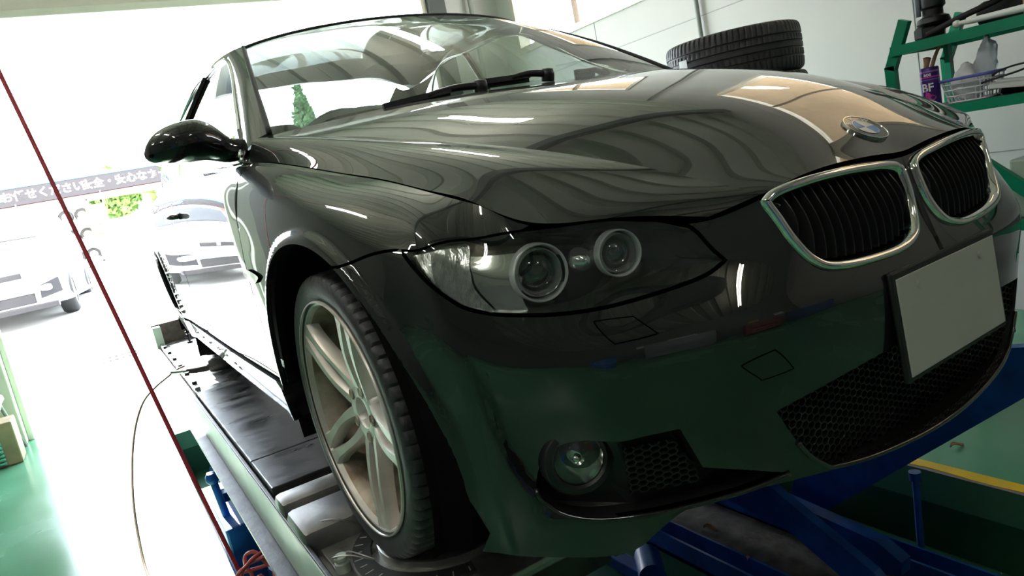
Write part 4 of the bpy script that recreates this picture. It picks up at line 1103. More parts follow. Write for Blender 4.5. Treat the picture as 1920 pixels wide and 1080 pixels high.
# the body behind the front axle lines up with the runways (the nose stands a touch askew)
def straighten(o):
    for ch in o.children:
        if ch.name.startswith('wheel') and not ch.name.startswith('wheel_liner'): continue
        me = ch.data
        if me is not None and me.users == 1:
            P = np.empty(len(me.vertices)*3); me.vertices.foreach_get('co', P); P = P.reshape(-1, 3)
            t = np.maximum(0, -P[:, 0]-.15); P[:, 1] += .058*t*t/(t+.3)*(1-.6*lin_step(.88, 1.12, P[:, 2])); me.vertices.foreach_set('co', P.ravel()); me.update()
        straighten(ch)
straighten(car)
w1 = dup(w0, (0, .750, .3183), (0, 0, math.pi), car); dup(w0, (-2.76, -.555, .3333), (0, 0, -.045), car); dup(w0, (-2.76, .860, .3333), (0, 0, math.pi-.045), car)

# ================================================================ the wheel-alignment lift
mat('pale_green', (.50, .60, .52), rough=.4, var=.2, vscale=8); mat('mat_dark', (.11, .115, .12), rough=.38, metal=.35, var=.75, vscale=7, col2=(.028, .030, .033), rvar=.14, bump=.06, bscale=40, stretch=(2.2, .8, 1))
mat('steel_bright', (.55, .56, .57), rough=.30, metal=.85, var=.35, vscale=10, rvar=.12, bump=.04, bscale=60)
mat('steel_worn', (.26, .25, .245), rough=.42, metal=.75, var=.5, vscale=9, rvar=.1, bump=.05, bscale=60)
mat('grime', (.12, .105, .085), rough=.7, var=.6, vscale=18, bump=.2)
lift = empty('alignment_lift', (-1.7, 0, PITZ)); tag(lift, 'blue scissor wheel alignment lift with two steel runways under the car', 'lift')
LO = Vector((-1.7, 0, PITZ))
def lp(mb, name, m, parent=lift, smooth=False):
    if parent is lift: mb.v = [(x-LO.x, y-LO.y, z-LO.z) for x, y, z in mb.v]; return mb.build(name, m, lift, smooth=smooth, autos=40 if smooth else None)
    mb.v = [(x-LO.x, y-LO.y, z-LO.z) for x, y, z in mb.v]; return mb.build(name, m, parent, smooth=smooth, autos=40 if smooth else None)
def runway(s):
    XE = .20
    yo, yi = s*.965, s*.38; a, c = min(yo, yi), max(yo, yi); TOP = .03
    b = MB(); b.box(-4.00, XE, a+.012, c-.012, -.155, TOP-.075)
    b.box(-4.00, XE, yo-.012 if s > 0 else yo, yo if s > 0 else yo+.012, -.15, TOP-.012, .003); b.box(-4.00, XE, yi-.012 if s > 0 else yi, yi if s > 0 else yi+.012, -.15, TOP-.012)
    body = lp(b, 'runway', 'dark_steel' if s < 0 else 'blue_paint')
    if s < 0: b = MB(); b.box(-4.0, XE-.01, yo-.003, yo+.001, -.13, TOP-.016, .0005); lp(b, 'side_plate', 'pale_green', body)
    b = MB(); b.box(-4.0, XE, yo if s > 0 else yo-.045, yo+.045 if s > 0 else yo, -.150, -.135, .002); lp(b, 'side_flange', 'dark_steel', body)
    b = MB(); b.box(-3.90, XE, yo-.004*s-.006, yo-.004*s+.006, -.075, -.06); lp(b, 'side_rail', 'steel_bright', body)
    def deck(x0, x1, z0, z1, m, nm='deck_plate', ins=.018, bev=.004):
        b = MB(); b.box(x0, x1, a+ins, c-ins, z0, z1, bev); return lp(b, nm, m, body)
    deck(-3.985, -3.10, TOP-.045, TOP, 'steel_bright'); deck(-3.095, -2.065, TOP-.045, TOP, 'steel_bright')
    deck(-2.05, -.815, TOP-.045, TOP+.004, 'mat_dark', 'rubber_mat', .016); deck(-.81, -.525, TOP-.045, TOP+.004, 'mat_dark', 'rubber_mat', .016)
    deck(-.52, -.44, TOP-.05, TOP-.02, 'grime', 'trough', .02)
    b = MB(); b.box(-.435, -.335, a+.002, c-.002, -.06, .052, .016); lp(b, 'step_bar', 'steel_worn', body, True)
    b = MB(); b.box(-.315, -.135 if s > 0 else -.135, a+.002, c-.002, -.07, .046, .018); lp(b, 'step_bar', 'steel_worn', body, True)
    deck(-.50, XE+.05, -.06, -.017, 'steel_plate', 'recess_plate', .006)
    # edge rail with bolts along the rear plates
    b = MB(); b.box(-4.0, -2.11, yo-s*.03-.012, yo-s*.03+.012, TOP, TOP+.016, .004); lp(b, 'edge_rail', 'steel_bright', body)
    for x in np.linspace(-3.95, -2.2, 7):
        b = MB(); b.cyl((x, yo-s*.03, TOP+.014), (x, yo-s*.03, TOP+.030), .012, n=6); lp(b, 'bolt', 'dark_steel', body)
    # rear stop
    b = MB(); b.box(-4.09, -4.01, a, c, -.12, .17, .006); lp(b, 'rear_stop', 'grime', body)
    b = MB(); b.box(-4.01, -3.92, a, a+.05, -.12, .16, .004); lp(b, 'stop_cheek', 'pale_green', body)
    return body
for s in (-1, 1): runway(s)
def base(s):
    y0, y1 = (s*.92, s*.42) if s < 0 else (s*.42, s*.92)
    b = MB()
    for y in (y0+.05, y1-.05): b.box(-3.2, .48, y-.04, y+.04, PITZ, PITZ+.09, .006)
    f = lp(b, 'base_rail', 'blue_paint') if False else None
    for y in (y0+.05, y1-.05):
        b = MB(); b.box(-3.2, .48, y-.045, y+.045, PITZ, PITZ+.02, .003); b.box(-3.2, .48, y-.045, y-.035, PITZ, PITZ+.09); b.box(-3.2, .48, y+.035, y+.045, PITZ, PITZ+.09); lp(b, 'base_rail', 'blue_paint')
    for x in (-3.1, -1.4, .40):
        b = MB(); b.box(x-.05, x+.05, y0, y1, PITZ, PITZ+.07, .005); lp(b, 'base_crossbar', 'blue_paint')
    b = MB(); b.box(-3.2, .45, y0+.10, y1-.10, PITZ, PITZ+.012); lp(b, 'base_plate', 'grime')
def arm(x0, z0, x1, z1, y, w=.11, t=.035, nm='scissor_arm'):
    d = Vector((x1-x0, 0, z1-z0)); L = d.length; d.normalize(); u = Vector((-d.z, 0, d.x)); k = w/2; P = []
    A = Vector((x0, y, z0)); B = Vector((x1, y, z1))
    for p in (A-d*.02+u*k*.4, A+d*.06+u*k, B-d*.06+u*k, B+d*.02+u*k*.4, B+d*.02-u*k*.4, B-d*.06-u*k, A+d*.06-u*k, A-d*.02-u*k*.4): P.append(p-Vector((0, t/2, 0)))
    b = MB(); b.prism(P, (0, t, 0)); return lp(b, nm, 'blue_paint')
def scissor(xc, s, half=.85, rows=((.89, 1), (.80, -1), (.50, 1), (.58, -1))):
    for yy, fl in [(s*a, q) for a, q in rows]:
        z0, z1 = PITZ+.12, -.20
        if fl > 0: arm(xc-half, z0, xc+half, z1, yy)
        else: arm(xc+half, z0, xc-half, z1, yy)
    for x, z in ((xc-half, PITZ+.12), (xc+half, PITZ+.12), (xc, (PITZ+.12-.20)/2), (xc-half, -.20), (xc+half, -.20)):
        b = MB(); b.cyl((x, s*.47, z), (x, s*(.93 if len(rows) > 2 else .64), z), .028, n=14); lp(b, 'pivot_shaft', 'dark_steel')
    b = MB(); b.cyl((xc-half*.7, s*.69, PITZ+.13), (xc+half*.35, s*.69, -.36), .04, n=14); lp(b, 'ram', 'blue_paint', smooth=True)
    b = MB(); b.cyl((xc+half*.3, s*.69, -.38), (xc+half*.7, s*.69, -.24), .02, n=12); lp(b, 'ram_rod', 'chrome', smooth=True)
for s in (-1, 1): base(s)
scissor(-2.45, -1); scissor(-2.45, 1); scissor(-.38, 1, .56, ((.50, 1), (.58, -1))); arm(-.40, PITZ+.10, .47, -.055, .925, .15, .04); arm(-1.6, -.58, .12, PITZ+.13, .74, .12, .05); scissor(-.85, -1, .80)
# lock box, lever and hoses beside the near runway
b = MB(); b.box(-1.95, -1.62, -1.02, -.90, PITZ, -.46, .01); lp(b, 'lock_box', 'blue_paint')
b = MB(); b.cyl((-1.78, -.985, -.50), (-1.80, -1.0, -.30), .016, n=10); b.lathe([(0, .05), (.02, .045), (.028, .03), (.028, .012), (.018, 0)], (-1.80, -1.0, -.31), (0, 0, 1), 14); lp(b, 'release_lever', 'blue_paint', smooth=True)
b = MB(); b.cyl((.05, .965, PITZ), (.06, .965, -.56), .012, n=10); b.cyl((.06, .965, -.56), (.06, .965, -.53), .02, n=10); lp(b, 'lock_lever', 'blue_paint', smooth=True)
b = MB(); b.cyl((-.62, .30, -.80), (-.50, .22, -.80), .05, n=16); lp(b, 'hose_drum', 'blue_paint', smooth=True)
for y in (-.2, .05, .25):
    b = MB(); b.box(-3.2, .45, y-.03, y+.03, PITZ, PITZ+.05, .004); lp(b, 'cross_tube', 'blue_paint')

# ---- turning plate under the front wheel
mat('plate_zinc', (.46, .46, .44), rough=.34, metal=.85, var=.4, vscale=12, rvar=.1); mat('scale_dark', (.05, .055, .055), rough=.4, metal=.5)
def turnplate(s):
    o = empty('turning_plate', (.03, s*.70, -.017)); z = .0
    b = MB(); b.box(-.27, .27, -.235, .215, .0, .014, .003); b.build('base_plate', 'plate_zinc', o)
    b = MB(); b.lathe([(0, .034), (.150, .034), (.156, .031), (.156, .014)], (0, .01, 0), (0, 0, 1), 56); b.build('turntable', 'plate_zinc', o, smooth=True, autos=40)
    b = MB(); n = 30; V = []
    for i in range(n+1):
        a = math.radians(200+150*i/n) if s < 0 else math.radians(20+150*i/n)
        for r, h in ((.172, .014), (.172, .020), (.212, .020), (.212, .014)): V.append((r*math.cos(a), .01+r*math.sin(a), h))
    b.add(V, [(i*4+k, (i+1)*4+k, (i+1)*4+k+1, i*4+k+1) for i in range(n) for k in range(3)]); sc = b.build('degree_scale', 'scale_dark', o)
    for i in range(0, n+1, 2):
        a = math.radians(203+144*i/n) if s < 0 else math.radians(23+144*i/n); e = Vector((math.cos(a), math.sin(a), 0)); b = MB()
        b.beam(Vector((0, .01, .0203))+e*.190, Vector((0, .01, .0203))+e*(.205 if i % 4 else .209), .0025, .0006); b.build('scale_mark', 'plate_white', sc)
    for px, py in ((-.225, -.195), (-.03, -.222)):
        b = MB(); b.lathe([(0, .050), (.012, .050), (.015, .047), (.015, .040), (.011, .037), (.016, .033), (.016, .014)], (px, py*(-s), 0), (0, 0, 1), 18); pn = b.build('lock_pin', 'pale_green', o, smooth=True, autos=40)
        b = MB(); b.tube([(px, py*(-s), .044), (px+.02, (py-.02)*(-s), .06), (px+.05, (py+.01)*(-s), .065), (px+.06, (py+.05)*(-s), .04), (px+.02, (py+.05)*(-s), .03), (px-.01, (py+.02)*(-s), .045)], .0016, 6, closed=True); b.build('pin_wire', 'satin_metal', pn)
    return o
tag(turnplate(-1), 'zinc turning plate with degree scale under the nearer front wheel', 'turning plate', 'turning plates under the front wheels')
tag(turnplate(1), 'zinc turning plate with degree scale under the farther front wheel', 'turning plate', 'turning plates under the front wheels')

# ================================================================ hoses and tools at the lift
b = MB(); b.tube([(-1.86, -1.56, 3.70), (-1.62, -1.43, 2.30), (-1.37, -1.29, 1.34), (-1.16, -1.18, .55), (-1.04, -1.12, .11), (-.92, -1.055, -.335)], .0068, 10, sub=8)
b.cyl((-1.86, -1.56, 3.62), (-1.87, -1.565, 3.74), .05, n=16)
tag(b.build('air_hose', 'red_rubber', smooth=True), 'taut dark red air hose hanging from the ceiling beside the lift', 'hose')
b = MB(); cc = Vector((-.88, -1.0, -.33)); pts = []
for k in range(34):
    a = k*.52; r = .055+.012*math.sin(k*1.3); pts.append(cc+Vector((.02*math.sin(k*.7)+.01*k/34, r*math.cos(a)+.02*math.sin(k*.4), r*math.sin(a)*.9)))
b.tube([(-.92, -1.055, -.335)]+pts+[(-.86, -.95, -.55), (-.9, -.98, -.80)], .0062, 8, sub=4)
mat('pink_rubber', (.50, .10, .10), rough=.35)
tag(b.build('hose_coil', 'pink_rubber', smooth=True), 'tangled coil of thin red hose hanging beside the blue lift arms', 'hose')
mat('brown_hose', (.16, .11, .07), rough=.4)
b = MB(); b.tube([(-2.70, -.92, .060), (-2.70, -.965, .052), (-2.68, -1.02, .030), (-2.61, -1.09, .008), (-2.545, -1.158, -.034), (-2.447, -1.219, -.117), (-2.303, -1.269, -.225), (-2.102, -1.31, -.359), (-1.914, -1.328, -.486), (-1.75, -1.327, -.562), (-1.5, -1.30, -.563), (-1.2, -1.35, -.563)], .0055, 8, sub=8)
tag(b.build('tool_hose', 'brown_hose', smooth=True), 'thin brown air hose looping from the air tool down to the floor', 'hose')
# air ratchet: body, head, grip, inlet
t0 = Vector((-2.42, -.79, .075))
at_ = empty('air_tool', (t0.x, t0.y, .030)); tag(at_, 'black and steel pneumatic impact wrench lying on the steel runway', 'tool')
b = MB(); b.lathe([(0, -.06), (.030, -.06), (.036, -.04), (.038, .03), (.030, .055), (.022, .06), (.022, .10), (.015, .105), (.010, .108), (.010, .13), (0, .13)], (0, .02, .040), (.25, 1, .05), 24); b.build('motor_body', 'dark_steel', at_, smooth=True, autos=40)
b = MB(); b.tube([(.0, .0, .035), (-.03, -.04, .030), (-.08, -.09, .026), (-.14, -.13, .024)], lambda t: .020-.004*t, 12); b.build('grip', 'black_plastic', at_, smooth=True)
b = MB(); b.tube([(-.14, -.13, .024), (-.20, -.17, .022), (-.24, -.20, .022)], .009, 10); b.build('air_inlet', 'satin_metal', at_, smooth=True)
b = MB(); b.box(-.035, -.005, -.045, -.01, .008, .026, .004); b.build('trigger', 'satin_metal', at_)
# wing bolts at the rear of the runway
for i, (x, y, h, lab) in enumerate(((-3.72, -.78, .13, 'black knobbed clamp bolt standing at the rear of the runway'), (-3.55, -.70, .10, 'shorter black clamp bolt lying behind the air tool'))):
    b = MB(); b.lathe([(.018, 0), (.018, .012), (.008, .016), (.008, h*.45), (.016, h*.5), (.016, h*.6), (.008, h*.64), (.008, h*.85), (.017, h*.88), (.017, h), (0, h)], (x, y, .030), (0, 0, 1), 14)
    b.beam((x-.05, y-.02, .030+h*.25), (x+.05, y+.02, .030+h*.25), .010, .010); tag(b.build('clamp_bolt', 'gloss_black', smooth=True, autos=35), lab, 'bolt')

# ================================================================ tyres and shelf on the window side
def tyre_thing(c, label, group, phase=0.0, first=[None]):
    if first[0] is None:
        m = MB(); tyre_mesh(m, (0, 0, 0), (0, 0, 1), pitches=76)
        m.lathe([(.236, .080), (.232, .06), (.232, -.06), (.236, -.080)], (0, 0, 0), (0, 0, 1), 48)
        o = m.build('tyre', 'tyre_rubber', smooth=True, autos=32); first[0] = o; o.location = c
    else:
        o = first[0].copy(); COL.objects.link(o); o.location = c
    o.rotation_euler = (0, 0, phase); tag(o, label, 'tyre', group); return o
TX, TY = -1.10, 1.70
pal = empty('pallet', (TX, TY, FZ)); tag(pal, 'wooden pallet under the stack of tyres', 'pallet'); mat('pine', (.42, .29, .15), rough=.7, var=.3, vscale=6, stretch=(1, 10, 1))
for k in range(5): m = MB(); m.box(-.34+.136*k, -.34+.136*k+.11, -.34, .34, .10, .12); m.build('slat', 'pine', pal)
for y in (-.3, 0, .3): m = MB(); m.box(-.34, .34, y-.04, y+.04, 0, .10); m.build('runner', 'pine', pal)
ORD = ['lowest', 'second', 'third', 'fourth', 'fifth', 'sixth']
top = None
for k in range(7):
    z = FZ+.12+.1137+k*.2275
    lab = 'black tyre with a white sticker, topmost of the stack behind the bonnet' if k == 6 else 'black tyre, %s from the pallet in the stack behind the bonnet' % ORD[k]
    top = tyre_thing((TX+random.uniform(-.01, .01)*(k < 6), TY+random.uniform(-.01, .01)*(k < 6), z), lab, 'tyres stacked behind the bonnet', k*.4)
# paper sticker on the tread of the top tyre
a0 = math.atan2(CAM_POS[1]-TY, CAM_POS[0]-TX)-.79; zt = top.location.z
b = MB(); V = []
for i in range(7):
    a = a0-.085+.17*i/6
    for h in (-.085, .03): V.append((TX+.3205*math.cos(a), TY+.3205*math.sin(a), h+zt))
b.add(V, [(i*2, i*2+2, i*2+3, i*2+1) for i in range(6)])
mat('paper', (.80, .82, .84), rough=.5); mat('ink', (.10, .12, .16), rough=.6)
st = b.build('tyre_label', 'paper'); st.parent = top; st.matrix_parent_inverse = Matrix.Translation(top.location).inverted() if False else (Matrix.Translation(top.location) @ Matrix.Rotation(top.rotation_euler.z, 4, 'Z')).inverted()
for i, (h0, h1, q0, q1) in enumerate(((.010, .016, -.06, .05), (-.005, -.001, -.07, .02), (-.03, -.018, -.05, -.02), (-.034, -.016, 0, .03), (-.06, -.055, -.07, .06))):
    b = MB(); V = []
    for j in range(4):
        a = a0+q0+(q1-q0)*j/3
        for h in (h0, h1): V.append((TX+.3212*math.cos(a), TY+.3212*math.sin(a), h+zt))
    b.add(V, [(j*2, j*2+2, j*2+3, j*2+1) for j in range(3)]); o = b.build('label_print', 'ink'); o.parent = st; o.matrix_parent_inverse = st.matrix_parent_inverse

# ---- green steel shelf
SX0, SX1, SY0, SY1 = -.52, 1.3, 2.03, 2.48
sh = empty('shelf', (0, SY1, FZ)); tag(sh, 'green steel shelving unit with bent end posts by the side wall', 'shelf')
def sp(mb, name, m, parent=None): mb.v = [(x, y-SY1, z-FZ) for x, y, z in mb.v]; return mb.build(name, m, parent or sh)
b = None
for y in (SY0, SY1):
    for x in (SX0, SX1):
        sg = 1 if x == SX0 else -1
        b = MB(); b.beam((x+sg*.02, y, FZ), (x, y, .835), .045, .03, up=(0, 1, 0)); b.beam((x, y, .82), (x+sg*.085, y, 1.015), .045, .03, up=(0, 1, 0)); sp(b, 'post', 'green_steel')
for z in (.895, .605, .10, 1.085):
    x0 = SX0+(.25 if z > .9 else .02)
    for y in (SY0-.015, SY1): b = MB(); b.beam((x0, y, z), (SX1-.05, y, z), .025, .042); sp(b, 'shelf_rail', 'green_steel')
    for x in (x0, SX1-.06): b = MB(); b.beam((x, SY0, z), (x, SY1, z), .025, .04); sp(b, 'cross_rail', 'green_steel')
    b = MB(); b.box(x0, SX1-.05, SY0, SY1, z+.008, z+.020); sp(b, 'shelf_board', 'dark_steel')
b = MB(); b.beam((-.20, SY0-.02, .40), (.35, SY0-.02, -.05), .03, .05); sp(b, 'brace', 'green_steel')
b = MB(); b.beam((-.335, SY0+.12, .80), (-.335, SY0+.12, .88), .03, .02); sp(b, 'hook_plate', 'green_steel')
U1, U2 = .915, .625
mat('dark_lid', (.015, .016, .018), rough=.35); mat('clear_grey', (.35, .38, .45), rough=.25)
# tall black pump bottle
o = empty('pump_unit', (-.385, SY0+.09, U1)); tag(o, 'black plastic pump unit standing at the end of the upper shelf', 'pump')
b = MB(); b.lathe([(0, 0), (.058, 0), (.062, .01), (.062, .045), (.050, .055), (.045, .06)], (0, 0, 0), (0, 0, 1), 8); b.build('base', 'dark_lid', o)
b = MB(); b.lathe([(.055, .055), (.066, .065), (.060, .085), (.040, .095), (.040, .12), (.05, .13), (.048, .30), (.03, .32), (0, .32)], (.02, 0, 0), (0, 0, 1), 20); b.build('barrel', 'black_plastic', o, smooth=True, autos=40)
b = MB(); b.cyl((-.02, -.04, .10), (-.02, -.04, .30), .012, n=10); b.build('side_tube', 'clear_grey', o, smooth=True)
# white lance and black hose on the rail
b = MB(); b.lathe([(0, 0), (.012, 0), (.015, .008), (.015, .018), (.009, .024), (.009, .04), (.012, .06), (.015, .34), (.0, .35)], (-.225, SY0-.02, .942), (1, -.04, -.02), 16)
tag(b.build('plastic_lance', 'white_paint', smooth=True, autos=40), 'long white plastic nozzle lying across the upper shelf', 'nozzle')
b = MB(); b.tube([(-.36, SY0+.02, .93), (-.25, SY0+.05, .965), (-.12, SY0+.10, 1.00), (-.05, SY0+.18, 1.036), (.02, SY0+.27, 1.032), (.08, SY0+.36, 1.0), (.10, SY0+.41, .93)], .013, 10)
tag(b.build('black_hose', 'rubber', smooth=True), 'black rubber hose lying behind the white nozzle on the upper shelf', 'hose')
b = MB(); b.box(-.24, .10, SY0+.16, SY0+.34, U1, U1+.10, .03); tag(b.build('tool_case', 'black_plastic', smooth=True, autos=40), 'black moulded tool case behind the white nozzle', 'case')
b = MB(); b.box(.005, .16, SY0+.03, SY0+.2, U1+.0, U1+.12, .004); mat('card', (.55, .38, .22), rough=.7, var=.1); tag(b.build('cardboard_box', 'card'), 'small brown cardboard box at the edge of the upper shelf', 'box')
# brush leaning out of the can
can_c = (-.385, SY0+.055, U2)
mat('can_violet', (.055, .02, .20), rough=.3, metal=.3); mat('can_pink', (.62, .05, .30), rough=.35); mat('can_white', (.8, .8, .82), rough=.35); mat('can_lilac', (.32, .16, .42), rough=.3, metal=.3)
o = empty('spray_can', can_c); tag(o, 'violet and pink can lettered BF standing on the lower shelf', 'can')
b = MB(); b.lathe([(0, 0), (.036, 0), (.0375, .004), (.0375, .165), (.036, .170), (.033, .172), (.030, .168), (0, .168)], (0, 0, 0), (0, 0, 1), 32); b.build('can_body', 'can_violet', o, smooth=True, autos=40)
for z0, z1, m in ((.150, .158, 'can_lilac'), (.128, .133, 'can_pink'), (.118, .121, 'can_lilac')):
    b = MB(); b.lathe([(.0379, z0), (.0379, z1)], (0, 0, 0), (0, 0, 1), 32); b.build('can_band', m, o, smooth=True)
vd = Vector((CAM_POS[0]-can_c[0], CAM_POS[1]-can_c[1], 0)).normalized(); va = math.atan2(vd.y, vd.x)
def curved_text(txt, size, m, z, a_off, r=.0381):
    M = Matrix.Identity(4); t = text_mesh('can_letters', txt, size, m, M, None, .0003, bold=True)
    for v in t.data.vertices:
        x, y, d = v.co; a = va+a_off+x/r; v.co = (r*math.cos(a)+d*math.cos(a), r*math.sin(a)+d*math.sin(a), z+y)
    t.parent = o; return t
curved_text('BF', .048, 'can_white', .085, -.35); curved_text('aos', .022, 'can_white', .142, -.25)
b = MB(); n = 12; V = [(.0382*math.cos(va-.2), .0382*math.sin(va-.2), .042)]
for i in range(n):
    a = 2*math.pi*i/n; q = .020*(1+.35*math.cos(3*a)); V.append((.0382*math.cos(va-.2+q*math.cos(a)/.038), .0382*math.sin(va-.2+q*math.cos(a)/.038), .042+q*math.sin(a)*1.1))
b.add(V, [(0, 1+i, 1+(i+1) % n) for i in range(n)]); b.build('can_splash', 'can_pink', o)
b = MB(); b.tube([(can_c[0]+.01, can_c[1], U2+.165), (can_c[0]+.035, can_c[1]+.0, U2+.22), (can_c[0]+.075, can_c[1]-.01, U2+.275)], lambda t: .009-.003*t, 8); b.lathe([(.011, 0), (.012, .02), (.016, .045), (.004, .05)], (can_c[0]-.012, can_c[1], U2+.168), (.2, 0, 1), 12)
mat('brush_wood', (.36, .20, .12), rough=.6); tag(b.build('brush', 'brush_wood', smooth=True), 'stained wooden brush standing on top of the violet can', 'brush')
# white basket with blue rim
bc = Vector((-.235, SY0+.10, U2)); o = empty('basket', bc); tag(o, 'white plastic basket with a blue rim on the lower shelf', 'basket')
mat('basket_white', (.62, .64, .70), rough=.4); mat('basket_blue', (.12, .14, .52), rough=.4); mat('bag_white', (.80, .82, .85), rough=.35)
n = 28
def bw(a, h): sx, sy = .085+.022*h/.10, .065+.018*h/.10; c_, s_ = math.cos(a), math.sin(a); return Vector((sx*abs(c_)**.5*(1 if c_ > 0 else -1), sy*abs(s_)**.5*(1 if s_ > 0 else -1), h))
b = MB(); b.add([bw(2*math.pi*i/n, .002) for i in range(n)], [tuple(range(n))]); b.build('basket_floor', 'basket_white', o)
for h in (.004, .030, .056, .080): b = MB(); b.tube([bw(2*math.pi*i/n, h) for i in range(n)], .0035, 6, closed=True, sub=1); b.build('basket_hoop', 'basket_white', o)
b = MB(); b.tube([bw(2*math.pi*i/n, .10) for i in range(n)], .0065, 8, closed=True, sub=1); b.build('basket_rim', 'basket_blue', o)
for i in range(0, n): b = MB(); b.beam(bw(2*math.pi*i/n, .002), bw(2*math.pi*i/n, .10), .005, .003, up=bw(2*math.pi*i/n, 0)); b.build('basket_bar', 'basket_white', o)
def crumpled(name, c, r, h, label, m, seed, lean=(0, 0)):
    rnd = random.Random(seed); b = MB(); n, mm = 20, 12; V = []
    for i in range(mm+1):
        t = i/mm
        for k in range(n):
            a = 2*math.pi*k/n; rr = r*(math.sin(math.pi*min(.98, .12+t*.85))**.6)*(1+.18*math.sin(3*a+t*6+seed)+.12*math.sin(7*a-t*9))*(1 if t < .75 else 1-.5*(t-.75)/.25)
            V.append((c[0]+lean[0]*t+rr*math.cos(a)+rnd.uniform(-.004, .004), c[1]+lean[1]*t+rr*.8*math.sin(a)+rnd.uniform(-.004, .004), c[2]+h*t+rnd.uniform(-.004, .004)))
    F = [(i*n+k, i*n+(k+1) % n, (i+1)*n+(k+1) % n, (i+1)*n+k) for i in range(mm) for k in range(n)]+[tuple(range(mm*n, (mm+1)*n)), tuple(range(n-1, -1, -1))]
    b.add(V, F); return tag(b.build(name, m, smooth=True), label, 'bag')
mat('film', (.72, .75, .80), rough=.18, trans=.55, ior=1.2)
crumpled('plastic_bag', (bc.x-.02, bc.y, U2+.006), .055, .155, 'crumpled white plastic bag stuffed in the basket', 'bag_white', 1)
crumpled('plastic_bag', (bc.x+.045, bc.y+.01, U2+.05), .04, .20, 'clear crumpled plastic bag rising above the basket', 'film', 2, (.02, 0))
b = MB(); M = Matrix.Translation((-.05, SY0+.09, U2+.035)) @ Matrix.Rotation(.12, 4, 'Y') @ Matrix.Rotation(.25, 4, 'Z'); b.box(-.10, .10, -.04, .04, -.012, .012, .004, M); b.box(-.08, .10, -.035, .045, .012, .022, .003, M)
tag(b.build('rag_bundle', 'paper'), 'flat grey-white folded rag bundle beside the basket', 'rag')
b = MB(); b.box(-.16, .12, SY0+.15, SY0+.38, U2, U2+.05, .01); tag(b.build('tool_tray', 'black_plastic'), 'black tool tray at the back of the lower shelf', 'tray')
b = MB(); b.box(.0, .10, SY0+.03, SY0+.2, U2+.0, U2+.235, .012); rc = b.build('red_case', 'dark_lid'); tag(rc, 'black case with a red front panel at the edge of the lower shelf', 'case')
b = MB(); b.box(.012, .088, SY0+.022, SY0+.03, U2+.06, U2+.20, .003); mat('brick_red', (.30, .05, .04), rough=.5); b.build('front_panel', 'brick_red', rc)
b = MB(); b.tube([(-.18, SY0+.06, U2+.06), (-.10, SY0+.05, U2+.10), (-.02, SY0+.08, U2+.11), (.0, SY0+.02, U2+.09), (-.08, SY0+.0, U2+.075), (-.16, SY0+.03, U2+.065)], .004, 6, closed=True); tag(b.build('cable_loop', 'rubber', smooth=True), 'thin black cable loop above the rag bundle', 'cable')
b = MB(); b.box(-.10, .25, SY0+.05, SY0+.35, .12, .36, .01); tag(b.build('storage_bin', 'pale_green'), 'pale green storage bin on the bottom shelf', 'bin')

# ---- corner by the doorway post: rod, timber block, sack, hose coil
b = MB(); b.cyl((-4.98, -1.95, FZ), (-4.72, -2.12, .45), .013, n=10); tag(b.build('steel_rod', 'pipe_grey', smooth=True), 'thin dark steel rod leaning against the cream doorway post', 'rod')
b = MB(); b.box(-4.75, -4.50, -2.30, -1.93, FZ, FZ+.30, .01); mat('old_wood', (.40, .32, .20), rough=.7, var=.35, vscale=7); blk = b.build('timber_block', 'old_wood'); tag(blk, 'weathered timber block standing by the doorway post', 'block')
b = MB()
for i in range(7): b.tube([(-4.48, -2.3, FZ+.03+i*.028), (-4.46, -2.15, FZ+.035+i*.028), (-4.48, -2.02, FZ+.03+i*.028)], .012, 6)
mat('teal', (.10, .36, .28), rough=.5); tag(b.build('strap_bundle', 'teal', smooth=True), 'bundle of green straps hung in front of the timber block', 'straps')
crumpled('sack', (-4.63, -2.10, FZ+.30), .16, .26, 'pale sack lying on top of the timber block', 'cream_paint', 5)
# fallen leaves
mat('dry_leaf', (.42, .22, .12), rough=.8)
def leaf(p, a, s, label):
    b = MB(); n = 8; V = []
    for i in range(n+1):
        t = i/n; w = .35*math.sin(math.pi*t)**.8; z = .12*math.sin(t*5)+.03
        V += [((t-.5)*s, -w*s*.5, (z+.10)*s), ((t-.5)*s, 0, z*s), ((t-.5)*s, w*s*.5, (z+.16)*s)]
    F = [(i*3+k, (i+1)*3+k, (i+1)*3+k+1, i*3+k+1) for i in range(n) for k in range(2)]
    b.add(V, F); o = b.build('dry_leaf', 'dry_leaf', smooth=True); o.location = p; o.rotation_euler = (0, 0, a); tag(o, label, 'leaf'); return o
leaf((.03, 1.28, FZ+.004), 1.2, .055, 'brown dry leaf lying on the green floor past the yellow line')
leaf((-.64, .65, PITZ+.016), .4, .06, 'curled pinkish dry leaf lying between the blue lift arms')
leaf((-.30, .50, PITZ+.092), 2.2, .035, 'small dry leaf scrap on the blue lift base rail')
